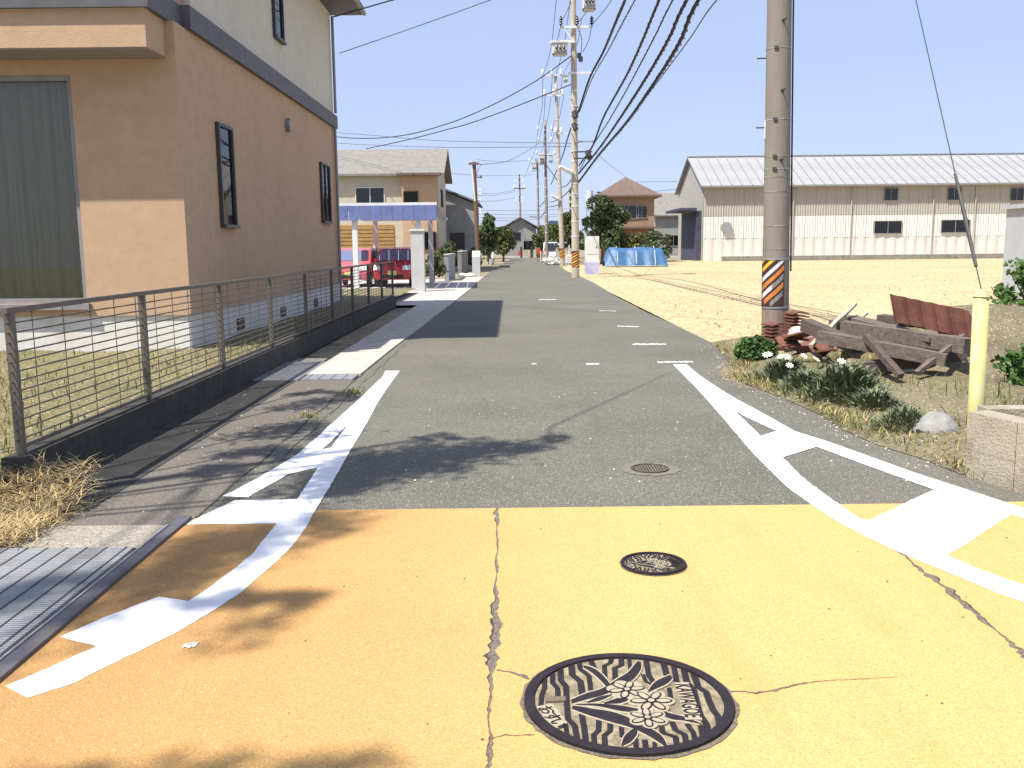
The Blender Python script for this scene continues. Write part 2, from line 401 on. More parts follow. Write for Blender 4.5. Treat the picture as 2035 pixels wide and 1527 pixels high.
def copy_tree(root, loc, rotz=None, label=None, group=None):
    r = root.copy()
    COL.objects.link(r)
    r.location = loc
    if rotz is not None: r.rotation_euler = (0, 0, rotz)
    if label: r["label"] = label
    if group: r["group"] = group
    for ch in list(root.children):
        c = ch.copy(); COL.objects.link(c); c.parent = r
        for g in list(ch.children):
            d = g.copy(); COL.objects.link(d); d.parent = c
    return r

class MB:
    def __init__(s):
        s.v, s.f = [], []
    def add(s, verts, faces):
        o = len(s.v)
        s.v += [tuple(p) for p in verts]
        s.f += [tuple(i + o for i in f) for f in faces]
        return s
    def box(s, x0, x1, y0, y1, z0, z1):
        v = [(x, y, z) for z in (z0, z1) for y in (y0, y1) for x in (x0, x1)]
        return s.add(v, [(0, 2, 3, 1), (4, 5, 7, 6), (0, 1, 5, 4), (2, 6, 7, 3), (0, 4, 6, 2), (1, 3, 7, 5)])
    def obox(s, c, ax, ay, az, hx, hy, hz):
        c, ax, ay, az = Vector(c), Vector(ax).normalized(), Vector(ay).normalized(), Vector(az).normalized()
        v = [c + ax * hx * i + ay * hy * j + az * hz * k for k in (-1, 1) for j in (-1, 1) for i in (-1, 1)]
        return s.add(v, [(0, 2, 3, 1), (4, 5, 7, 6), (0, 1, 5, 4), (2, 6, 7, 3), (0, 4, 6, 2), (1, 3, 7, 5)])
    def bar(s, a, b, w, h=None):
        a, b = Vector(a), Vector(b)
        d = (b - a)
        up = Vector((0, 0, 1)) if abs(d.normalized().z) < 0.95 else Vector((0, 1, 0))
        x = d.cross(up).normalized(); y = x.cross(d).normalized()
        return s.obox((a + b) / 2, d, x, y, d.length / 2, w / 2, (h or w) / 2)
    def tube(s, pts, rad, n=6, cap=True):
        pts = [Vector(p) for p in pts]
        rads = rad if isinstance(rad, (list, tuple)) else [rad] * len(pts)
        o = len(s.v)
        ref = None
        for i, p in enumerate(pts):
            d = (pts[min(i + 1, len(pts) - 1)] - pts[max(i - 1, 0)])
            d = d.normalized() if d.length > 1e-9 else Vector((0, 0, 1))
            if ref is None:
                ref = d.orthogonal().normalized()
            x = (ref - d * ref.dot(d))
            x = x.normalized() if x.length > 1e-6 else d.orthogonal().normalized()
            ref = x
            y = d.cross(x)
            for k in range(n):
                t = 2 * math.pi * k / n
                s.v.append(tuple(p + (x * math.cos(t) + y * math.sin(t)) * rads[i]))
        for i in range(len(pts) - 1):
            for k in range(n):
                a, b = o + i * n + k, o + i * n + (k + 1) % n
                s.f.append((a, b, b + n, a + n))
        if cap:
            s.f.append(tuple(o + k for k in range(n))[::-1])
            e = o + (len(pts) - 1) * n
            s.f.append(tuple(e + k for k in range(n)))
        return s
    def prism(s, poly, z0, z1, holes=()):
        loops = [[Vector((p[0], p[1], 0)) for p in poly]] + [[Vector((p[0], p[1], 0)) for p in h] for h in holes]
        flat = [p for l in loops for p in l]
        edges, k = [], 0
        for l in loops:
            edges += [(k + i, k + (i + 1) % len(l)) for i in range(len(l))]; k += len(l)
        cv, ce, cf, _, _, _ = delaunay_2d_cdt([p.to_2d() for p in flat], edges, [], 0, 1e-7)
        def inside(x, y):
            c = False
            for a, b in edges:
                p, q = flat[a], flat[b]
                if (p.y > y) != (q.y > y) and x < (q.x - p.x) * (y - p.y) / (q.y - p.y) + p.x: c = not c
            return c
        o = len(s.v)
        s.v += [(p[0], p[1], z1) for p in cv]
        for t in cf:
            a, b, c = [cv[i] for i in t[:3]]
            if not inside((a[0] + b[0] + c[0]) / 3, (a[1] + b[1] + c[1]) / 3): continue
            if (b[0] - a[0]) * (c[1] - a[1]) - (b[1] - a[1]) * (c[0] - a[0]) < 0: t = t[::-1]
            s.f.append(tuple(o + i for i in t))
        if z0 is not None:
            o = len(s.v); n = len(flat)
            s.v += [(p.x, p.y, z1) for p in flat]
            s.v += [(p.x, p.y, z0) for p in flat]
            k = 0
            for l in loops:
                m = len(l)
                for i in range(m):
                    a, b = o + k + i, o + k + (i + 1) % m
                    s.f.append((a, b, b + n, a + n))
                k += m
        return s
    def build(s, name, m, parent=None, smooth=False, label=None, local=False):
        me = bpy.data.meshes.new(name)
        v = s.v
        if parent is not None and not local:
            p = parent
            while p.parent is not None: p = p.parent
            g = ORG.get(p.name, Vector((0, 0, 0)))
            v = [(a[0] - g.x, a[1] - g.y, a[2] - g.z) for a in s.v]
        me.from_pydata(v, [], s.f)
        me.materials.append(m)
        if smooth:
            me.polygons.foreach_set("use_smooth", [True] * len(me.polygons))
        me.update()
        bm = bmesh.new(); bm.from_mesh(me)
        bmesh.ops.recalc_face_normals(bm, faces=bm.faces)
        bm.to_mesh(me); bm.free()
        o = bpy.data.objects.new(name, me)
        link(o, parent)
        if label: o["label"] = label
        return o

def sheet(name, poly, z, m, parent=None, kind="structure", holes=(), thick=None):
    mb = MB().prism(poly, None if thick is None else z - thick, z, holes)
    o = mb.build(name, m, parent)
    for p in o.data.polygons:
        pass
    if parent is None and kind: o["kind"] = kind
    # keep tops facing up
    bm = bmesh.new(); bm.from_mesh(o.data)
    if thick is None:
        for f in bm.faces:
            if f.normal.z < 0: f.normal_flip()
    bm.to_mesh(o.data); bm.free()
    return o

def raw(name, verts, faces, m, parent=None, smooth=False):
    """big meshes from numpy arrays of quads or triangles"""
    me = bpy.data.meshes.new(name)
    nv, nf, k = len(verts), len(faces), faces.shape[1]
    me.vertices.add(nv); me.vertices.foreach_set("co", np.asarray(verts, dtype=np.float32).ravel())
    me.loops.add(nf * k); me.loops.foreach_set("vertex_index", np.asarray(faces, dtype=np.int32).ravel())
    me.polygons.add(nf); me.polygons.foreach_set("loop_start", np.arange(nf, dtype=np.int32) * k)
    me.materials.append(m)
    me.update(calc_edges=True)
    if smooth: me.polygons.foreach_set("use_smooth", [True] * nf)
    o = bpy.data.objects.new(name, me)
    return link(o, parent)

def leaf_quads(cent, size, aspect=0.55, flat=0.0):
    """randomly turned leaf quads at the given centres"""
    n = len(cent)
    d = RNG.normal(size=(n, 3)); d[:, 2] += flat * 0.0
    d /= np.linalg.norm(d, axis=1)[:, None] + 1e-9
    e = RNG.normal(size=(n, 3)); e -= (e * d).sum(1)[:, None] * d
    e /= np.linalg.norm(e, axis=1)[:, None] + 1e-9
    s = size * RNG.uniform(0.6, 1.35, n)[:, None]
    a, b = d * s * 0.5, e * s * aspect * 0.5
    v = np.stack([cent - a, cent + b - a * 0.1, cent + a, cent - b - a * 0.1], 1).reshape(-1, 3)
    f = np.arange(n * 4).reshape(n, 4)
    return v, f

def blades(cx, cy, z, hgt, lean, width, heading):
    """arrays -> curved two-piece blades"""
    n = len(cx)
    t = heading
    dx, dy = np.cos(t), np.sin(t)
    px, py = -dy * width / 2, dx * width / 2
    b = np.stack([cx, cy, z], 1)
    mid = b + np.stack([dx * lean * 0.4, dy * lean * 0.4, hgt * 0.65], 1)
    tip = b + np.stack([dx * lean, dy * lean, hgt], 1)
    w = np.stack([px, py, np.zeros(n)], 1)
    v = np.stack([b - w, b + w, mid + w * 0.9, mid - w * 0.9, tip + w * 0.12, tip - w * 0.12], 1).reshape(-1, 3)
    k = np.arange(n)[:, None] * 6
    f = np.concatenate([k + np.array([[0, 1, 2, 3]]), k + np.array([[3, 2, 4, 5]])])
    return v, f

def text_mesh(s, size, m, name, parent, mw, extrude=0.0):
    c = bpy.data.curves.new(name, 'FONT')
    c.body = s; c.size = size; c.offset = size * 0.022; c.align_x = 'CENTER'; c.align_y = 'CENTER'; c.extrude = extrude; c.resolution_u = 3
    t = bpy.data.objects.new(name, c)
    COL.objects.link(t)
    bpy.context.view_layer.update()
    me = bpy.data.meshes.new_from_object(t.evaluated_get(bpy.context.evaluated_depsgraph_get()))
    bpy.data.objects.remove(t)
    me.transform(mw)
    me.materials.clear(); me.materials.append(m)
    o = bpy.data.objects.new(name, me)
    return link(o, parent)

def smooth_path(pts, n=12):
    P = [Vector(p) for p in pts]
    if len(P) == 2:
        return [P[0].lerp(P[1], i / n) for i in range(n + 1)]
    out = []
    for i in range(len(P) - 1):
        p0, p1, p2, p3 = P[max(i - 1, 0)], P[i], P[i + 1], P[min(i + 2, len(P) - 1)]
        for k in range(n):
            t = k / n
            out.append(0.5 * ((2 * p1) + (p2 - p0) * t + (2 * p0 - 5 * p1 + 4 * p2 - p3) * t * t + (3 * p1 - p0 - 3 * p2 + p3) * t ** 3))
    out.append(P[-1])
    return out
# ------------------------------------------------------------------ the ground, the road and its markings
mb = MB()
mb.add([(-900, -60, -0.06), (900, -60, -0.06), (900, 2500, -0.06), (-900, 2500, -0.06)], [(0, 1, 2, 3)])
terrain = mb.build("ground", terrain_mat); terrain["kind"] = "structure"

def gp(*pts): return [tuple(G(*p)[:2]) for p in pts]

EDGE_R = gp((1916, 944), (1835, 912), (1748, 885), (1679, 855), (1638, 827), (1576, 799), (1500, 769), (1452, 751), (1455, 727), (1435, 700),
            (1414, 681), (1350, 650), (1250, 605), (1180, 562))
EDGE_L = [(-1.82, -6), (-1.81, 5), (-1.79, 12.5), (-1.64, 21.7), (-1.46, 32.8), (-1.33, 51), (-0.8, 80), (0.2, 119)]
road_poly = EDGE_L + [(4.2, 119), (4.05, 90), (3.4, 60), (3.4, 46)] + EDGE_R[::-1] + [(3.12, 5.3), (3.25, 4.4), (6.0, 3.6), (9, -6)]
road = sheet("road", road_poly, 0.0, asphalt)
sheet("cross_road", [(-60, 119), (60, 119), (60, 125), (-60, 125)], -0.004, asphalt)
sheet("sand_field", [(3.1, 14.2), (3.35, 46), (3.4, 60), (4.0, 72), (13.0, 92), (70, 92), (70, 13.6), (6.6, 13.4)], -0.012, sand_mat)

# ochre anti-skid coating, worn away where it cracked
ochre_poly = gp((366, 1033)) + [(-1.08, 5.225), (2.27, 5.235)] + [(3.05, 5.25), (3.25, 4.4), (6.0, 3.6), (9, -6), (-1.80, -6)]
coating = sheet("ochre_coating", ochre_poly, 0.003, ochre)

CR = struct_root("coating_cracks")
def crack(pts, z=0.0040):
    dense = []
    for (a, b) in zip(pts[:-1], pts[1:]):
        L = math.hypot(b[0] - a[0], b[1] - a[1]); n = max(2, int(L / 4))
        for i in range(n):
            t = i / n
            dense.append((a[0] + (b[0] - a[0]) * t, a[1] + (b[1] - a[1]) * t, a[2] + (b[2] - a[2]) * t))
    dense.append(pts[-1])
    left, right = [], []
    wa = [random.uniform(.1, 1.5) for _ in range(len(dense) + 3)]; wb = [random.uniform(.1, 1.5) for _ in range(len(dense) + 3)]; wj = [random.uniform(-1, 1) for _ in range(len(dense) + 8)]
    for i, (x, y, w) in enumerate(dense):
        p = G(x, y); k = p.length / FPX * 0.9
        a = G(*dense[max(i - 1, 0)][:2]); c = G(*dense[min(i + 1, len(dense) - 1)][:2])
        d = (c - a).normalized() if (c - a).length > 1e-6 else Vector((0, 1, 0))
        nrm = Vector((-d.y, d.x, 0))
        j = nrm * sum(wj[i:i + 6]) / 6 * w * k * .8
        left.append(p + j + nrm * w * k * sum(wa[i:i + 2]) / 2); right.append(p + j - nrm * w * k * sum(wb[i:i + 2]) / 2)
    mbx = MB()
    n = len(left)
    mbx.add([(q.x, q.y, z) for q in left] + [(q.x, q.y, z) for q in right], [(i, i + 1, n + i + 1, n + i) for i in range(n - 1)])
    mbx.build("crack", crack_mat, CR)
    mbx = MB(); sd = random.choice((left, right)); od = right if sd is left else left
    e = [q.lerp(r_, random.uniform(.0, .12)) for q, r_ in zip(sd, od)]; e2 = [q.lerp(r_, random.uniform(.12, .34)) for q, r_ in zip(sd, od)]
    mbx.add([(q.x, q.y, z + .0003) for q in e] + [(q.x, q.y, z + .0003) for q in e2], [(i, i + 1, n + i + 1, n + i) for i in range(n - 1)])
    mbx.build("crack_shadow_gap", mat("crack_gap", (0.03, 0.025, 0.02), (0.07, 0.058, 0.045), scale=50, rough=0.95), CR)
crack([(991, 1007, 3), (985, 1022, 9), (989, 1036, 8), (987, 1052, 2), (988, 1080, 3), (990, 1090, 2), (987, 1110, 2), (988, 1130, 5), (985, 1160, 2),
       (986, 1180, 6), (984, 1200, 9), (984, 1225, 9), (987, 1232, 14), (984, 1258, 11), (984, 1280, 12), (981, 1310, 15), (981, 1335, 12), (977, 1350, 8),
       (978, 1362, 5), (974, 1385, 4), (970, 1410, 5), (972, 1440, 2), (975, 1460, 5), (974, 1490, 8), (971, 1527, 9), (968, 1600, 7)])
crack([(988, 1333, 4), (1010, 1336, 5), (1035, 1345, 7), (1052, 1352, 6)])
crack([(978, 1470, 2), (1005, 1463, 3), (1030, 1464, 2), (1062, 1462, 4)])
crack([(1443, 1377, 5), (1480, 1376, 3), (1500, 1380, 4), (1540, 1375, 5), (1570, 1365, 4), (1600, 1360, 4), (1640, 1355, 2), (1700, 1352, 1.5), (1780, 1348, 1)])
crack([(1762, 1086, 1.5), (1798, 1106, 3), (1814, 1121, 4), (1836, 1140, 8), (1852, 1150, 9), (1866, 1162, 6), (1888, 1176, 11), (1904, 1195, 9), (1918, 1206, 11),
       (1935, 1218, 6), (1951, 1234, 9), (1975, 1251, 4), (1998, 1271, 4), (2017, 1287, 10), (2035, 1302, 12), (2090, 1350, 9)])

# white narrowing marks, traced once on the ground plane
LM = [(766, 738), (759, 751), (734, 775), (714, 794), (668, 836), (656, 845), (633, 868), (617, 881), (594, 902), (571, 917), (532, 940), (497, 960), (468, 975),
      (442, 988), (492, 990), (518, 975), (544.5, 960.5), (573, 943.5), (632, 930.5), (617, 954), (590, 993.5), (466, 996.6), (401, 1027), (371, 1044),
      (549.7, 1041.8), (524.6, 1073.5), (501, 1103.6), (458, 1138.7), (417.7, 1168.8), (374, 1197), (316, 1188), (207, 1229), (120, 1268), (192, 1286.8),
      (100, 1329), (11.7, 1366), (55, 1389), (143.7, 1361), (217, 1324), (284, 1292.4), (354, 1257), (417.7, 1219), (478, 1180.5), (541, 1125), (581, 1087),
      (608, 1050), (628, 1013.4), (652, 974), (674.5, 935.7), (697, 895.4), (728, 844), (751, 800.5), (771.5, 769.5), (794.6, 738)]
LH = [[(693, 843), (658, 878), (640.5, 894.4), (658, 891), (676.6, 864.5)]]
RM = [(1337, 725), (1364, 725), (1390, 747), (1437.6, 778.6), (1467, 796), (1526, 827.8), (1581, 859), (1634, 875), (1700, 898.5), (1814.5, 940), (1909, 970.7),
      (2035, 1012), (2200, 1067), (2200, 1087), (2035, 1031), (2009, 1024.4), (1979.6, 1042.6), (1956, 1058), (1920.6, 1082.7), (1881.7, 1105), (1932, 1127.5),
      (1991, 1150), (2035, 1165), (2200, 1225), (2200, 1262), (2035, 1198), (1991, 1184), (1932.4, 1159.4), (1861.6, 1130), (1814.5, 1111), (1767, 1090), (1720, 1067.4),
      (1680, 1047), (1649, 1028.5), (1607, 1000), (1576, 979), (1555.5, 961.4), (1534, 940), (1506, 912), (1483, 887), (1467, 867), (1441.5, 837.6), (1418, 810),
      (1384.5, 772.7)]
RH = [[(1459, 816), (1512, 868), (1532, 861), (1544, 858), (1516, 845.5), (1483, 830)],
      [(1623, 889), (1555.5, 910), (1573, 928), (1588, 943.5), (1611.6, 963.6), (1658.8, 997.8), (1708, 1032), (1728, 1035.5), (1798, 1001.8), (1821.5, 990.7),
       (1857, 975), (1760, 940), (1700, 918)]]
def rough_edge(pts, step=0.03, amp=0.0028):
    P = [Vector((p[0], p[1])) for p in pts]
    out = []
    for a, b in zip(P, P[1:] + P[:1]):
        n = max(1, int((b - a).length / step))
        nr = Vector((-(b - a).y, (b - a).x)).normalized()
        for i in range(n):
            q = a.lerp(b, i / n)
            if i: q = q + nr * random.uniform(-amp, amp)
            out.append((q.x, q.y))
    return out
MKR = struct_root("road_markings")
for pts, holes in ((LM, LH), (RM, RH)):
    sheet("white_marking", rough_edge(gp(*pts)), 0.0048, white_paint, MKR, holes=[rough_edge(gp(*h)) for h in holes])
def ragged(x0, y0, x1, y1, w):
    a, b = G(x0, y0), G(x1, y1); n = 14
    up = [(a.x + (b.x - a.x) * i / n, a.y + (b.y - a.y) * i / n + w * random.uniform(0.2, 0.6)) for i in range(n + 1)]
    dn = [(a.x + (b.x - a.x) * i / n, a.y + (b.y - a.y) * i / n - w * random.uniform(0.2, 0.6)) for i in range(n + 1)]
    return up + dn[::-1]
for q in ((1191, 618, 1224, 619, .28), (1226, 649, 1271, 650, .25), (1256, 685, 1324, 685, .25), (1307, 721, 1377, 720, .2), (1165, 724.5, 1191, 724, .18),
          (1071, 596, 1106, 596, .35), (1056, 724, 1066, 724, .12)):
    sheet("worn_dash", ragged(*q), 0.005, worn_paint, MKR)
sheet("paint_splash", [(p[0], p[1]) for p in ragged(365, 1286, 392, 1284, .05)], 0.0062, worn_paint, MKR)

# darker driveway strip, apron and the drain along the left edge
sheet("driveway_strip", [(-3.02, 4.935), (-1.80, 4.935), (-1.80, 10.55), (-3.02, 10.55)], 0.0035, patch_asphalt)
sheet("concrete_apron", [(-4.2, 4.57), (-1.90, 4.555), (-1.86, 4.956), (-4.2, 4.956)], 0.0055, concrete_gr)
sheet("roadside_base", [(-13, 0.5), (-1.83, 0.5), (-1.83, 12.9), (-13, 12.9)], -0.012, concrete_gr)
sheet("gutter_shade_strip", [(-2.985, 5.25), (-2.47, 5.25), (-2.47, 10.58), (-2.985, 10.58)], 0.0075, wall_dark)  # gutter strip darkened to stand in for the fence and wall shadow
SEAM = struct_root("asphalt_seams")
for off, w in ((0.0, 0.012), (0.13, 0.009)):
    mbx = MB(); L = []
    for i in range(60):
        y = 5.1 + i * 0.16
        L.append((-1.80 + off + 0.012 * math.sin(i * 0.9) + random.uniform(-0.006, 0.006), y, w * random.uniform(0.3, 1.3)))
    n = len(L)
    mbx.add([(a - c / 2, b, 0.0044) for a, b, c in L] + [(a + c / 2, b, 0.0044) for a, b, c in L], [(i, n + i, n + i + 1, i + 1) for i in range(n - 1)])
    mbx.build("seam", mat("dark_seam", (0.035, 0.032, 0.028), (0.10, 0.09, 0.075), scale=30, rough=0.95), SEAM)

gut = struct_root("drain_gutter")
def slab(y0, y1, m, nm="concrete_lid", z=0.02):
    xl0, xl1 = -2.45, -2.45
    def xr(y):
        for (a, b) in zip(EDGE_L[:-1], EDGE_L[1:]):
            if a[1] <= y <= b[1]: return a[0] + (b[0] - a[0]) * (y - a[1]) / (b[1] - a[1])
        return -1.8
    return MB().prism([(xl0, y0 + 0.008), (xr(y0) - 0.01, y0 + 0.008), (xr(y1) - 0.01, y1 - 0.008), (xl1, y1 - 0.008)], -0.05, z).build(nm, m, gut)
for y0, y1, z in ((11.0, 13.4, .02), (13.4, 15.96, .022), (15.96, 18.6, .02), (18.6, 21.4, .021), (21.4, 24.0, .019), (24.0, 26.6, .02), (29.6, 32.8, .02), (32.8, 36.0, .021), (36, 41, .02), (41, 47, .02)):
    slab(y0, y1, slab_mat, z=z)
for y0, y1 in ((26.6, 29.6),):
    slab(y0, y1, steel_lt, "steel_lid", 0.022)

def grating(x0, x1, y0, y1, name, label, pitch_rod=0.1, pitch_bar=0.022, z=0.014):
    t = thing(name, label, "drain grating", ((x0 + x1) / 2, (y0 + y1) / 2, 0))
    MB().box(x0, x1, y0, y1, -0.011, -0.009).build("drain_bottom", room, t)
    mb = MB()
    y = y0
    while y < y1:
        mb.box(x0, x1, y, y + pitch_bar * 0.78, -0.008, z); y += pitch_bar
    o = mb.build("bearing_bars", steel, t); o["kind"] = "stuff"
    x = x0 + pitch_rod * 0.4
    rod = MB().box(-0.005, 0.005, y0, y1, z - 0.004, z + 0.002)
    rod.v = [(a, b - t.location.y, c) for a, b, c in rod.v]
    first = None
    while x < x1:
        if first is None:
            first = rod.build("cross_rod", frame_dk, t, local=True); first.location = (x - t.location.x, 0, 0)
        else:
            inst(first, "cross_rod", t, (x - t.location.x, 0, 0))
        x += pitch_rod
    return t
gL = grating(-3.30, -1.925, 2.2, 4.55, "drain_grating", "wide steel drain grating of fine bars at the bottom left beside the ochre road")
grating(-2.42, -1.83, 10.58, 10.98, "drain_grating", "short steel grating at the near end of the pale concrete drain lids", 0.14, 0.03, 0.018)
tp = thing("tread_plate", "perforated steel cover plate beside the pale concrete drain lid under the fence", "drain cover", (-2.75, 11.3, 0))
MB().box(-3.0, -2.47, 10.6, 12.3, -0.03, 0.012).build("plate", steel, tp)
mbx = MB()
for i in range(12):
    for j in range(34):
        cx, cy = -2.98 + (i + 0.5 * (j % 2)) * 0.043 + 0.02, 10.65 + j * 0.048
        mbx.box(cx - .011, cx + .011, cy - .011, cy + .011, 0.012, 0.0135)
o = mbx.build("perforations", frame_dk, tp); o["kind"] = "stuff"
ang = thing("steel_angle", "dark steel angle edging between the drain grating and the ochre coating", "kerb edging", (-1.86, 3.6, 0))
P = gp((359, 1030), (0, 1322)); Q = gp((381, 1032), (0, 1358))
def ext(a, b, y): 
    t = (y - a[1]) / (b[1] - a[1]); return (a[0] + (b[0] - a[0]) * t, y)
MB().prism([P[0], ext(P[0], P[1], 1.2), ext(Q[0], Q[1], 1.2), Q[0]], -0.03, 0.019).build("top_flange", steel_dk, ang)
MB().prism([ext(P[0], P[1], 4.9), ext(P[0], P[1], 1.2), (ext(P[0], P[1], 1.2)[0] + .008, 1.2), (ext(P[0], P[1], 4.9)[0] + .008, 4.9)], 0.019, 0.026).build("upstand", steel, ang)

# ------------------------------------------------------------------ manhole covers
MC = Vector((0.3732, 2.8995, 0)); MR = 0.344
def Mz(zx, zy):
    p = G(1020 + zx / 4.4239, 1290 + zy / 4.4239)
    return ((p.x - MC.x) / MR, (p.y - MC.y) / MR)
def stroke(pts, w=None, cap=False):
    """polyline in the traced frame, widths per point -> outline in unit-cover coordinates"""
    L, Rr = [], []
    for i, p in enumerate(pts):
        wi = p[2] if len(p) > 2 else w
        a = pts[max(i - 1, 0)]; b = pts[min(i + 1, len(pts) - 1)]
        d = Vector((b[0] - a[0], b[1] - a[1])); d.normalize()
        n = Vector((-d.y, d.x)) * wi / 2
        L.append(Mz(p[0] + n.x, p[1] + n.y)); Rr.append(Mz(p[0] - n.x, p[1] - n.y))
    return L + Rr[::-1]
def band(pts, w):
    """zig-zag band: constant horizontal width, like the cast ribs"""
    return [Mz(p[0] - w / 2, p[1]) for p in pts] + [Mz(p[0] + w / 2, p[1]) for p in pts][::-1]
def grow(pts, k):
    return [(p[0], p[1], p[2] + k) for p in pts]
def fine(pts, n=5):
    q = smooth_path([Vector((p[0], p[1], p[2])) for p in pts], n)
    return [(v.x, v.y, v.z) for v in q]
RIBS = [([(275, 270), (275, 370), (250, 430), (240, 540)], 44), ([(345, 235), (345, 320), (388, 370), (395, 470)], 46),
        ([(413, 190), (418, 300), (462, 350), (470, 500), (480, 640), (540, 700), (565, 840)], 52), ([(510, 160), (518, 250), (590, 310), (608, 440)], 58),
        ([(578, 140), (590, 200), (665, 262), (685, 420)], 44), ([(680, 120), (722, 225)], 50), ([(868, 90), (852, 148), (800, 172), (806, 275)], 42),
        ([(950, 90), (948, 170), (892, 192), (896, 335)], 48), ([(1015, 90), (1030, 215)], 34), ([(1140, 250), (1165, 312), (1262, 352)], 34),
        ([(1165, 110), (1190, 255), (1230, 312), (1310, 335)], 48), ([(1318, 140), (1350, 262)], 56), ([(1408, 165), (1440, 330)], 48),
        ([(1498, 200), (1525, 320), (1585, 385), (1612, 500), (1645, 610), (1700, 690), (1720, 800)], 56),
        ([(1585, 240), (1625, 360), (1695, 405), (1720, 480), (1755, 560), (1800, 620), (1815, 720)], 58),
        ([(462, 700), (478, 850)], 40), ([(600, 590), (622, 720), (642, 880)], 52), ([(752, 650), (748, 745), (706, 785), (716, 900)], 48),
        ([(852, 670), (850, 750), (800, 790), (808, 920)], 50), ([(948, 700), (955, 800)], 42), ([(1075, 820), (1082, 960)], 46),
        ([(1155, 830), (1172, 960)], 50), ([(1240, 850), (1250, 960)], 38), ([(1300, 700), (1315, 765), (1425, 802), (1445, 930)], 50),
        ([(1395, 670), (1425, 740), (1505, 782), (1530, 905)], 52), ([(1530, 690), (1580, 760), (1612, 880)], 46), ([(1645, 700), (1675, 850)], 50),
        ([(1370, 370), (1385, 470)], 40), ([(1150, 690), (1160, 740)], 34)]
LEAVES = [[(515, 497, 34), (650, 450, 52), (800, 405, 58), (930, 330, 72), (1030, 270, 76), (1090, 195, 68), (1105, 145, 34)],
          [(850, 372, 36), (780, 290, 46), (700, 222, 40), (618, 185, 16)],
          [(1195, 402, 18), (1260, 350, 58), (1340, 310, 60), (1390, 275, 34)],
          [(520, 548, 28), (650, 582, 58), (850, 640, 66), (1050, 700, 62), (1200, 770, 66), (1290, 830, 58), (1345, 892, 20)],
          [(960, 880, 22), (1005, 830, 74), (1060, 770, 64), (1075, 735, 18)],
          [(650, 505, 10), (760, 472, 34), (855, 442, 10)], [(800, 512, 12), (930, 490, 46), (1010, 480, 14)],
          [(560, 523, 8), (750, 528, 22), (950, 558, 46), (1105, 580, 30)], [(680, 566, 10), (850, 602, 32), (990, 652, 40), (1030, 672, 8)],
          [(1320, 602, 36), (1400, 632, 46), (1490, 648, 34), (1640, 692, 8)]]
FLOWERS = [((1000, 395), 0.185, 0.2), ((1180, 645), 0.175, 0.5), ((1212, 497), 0.205, 0.0)]

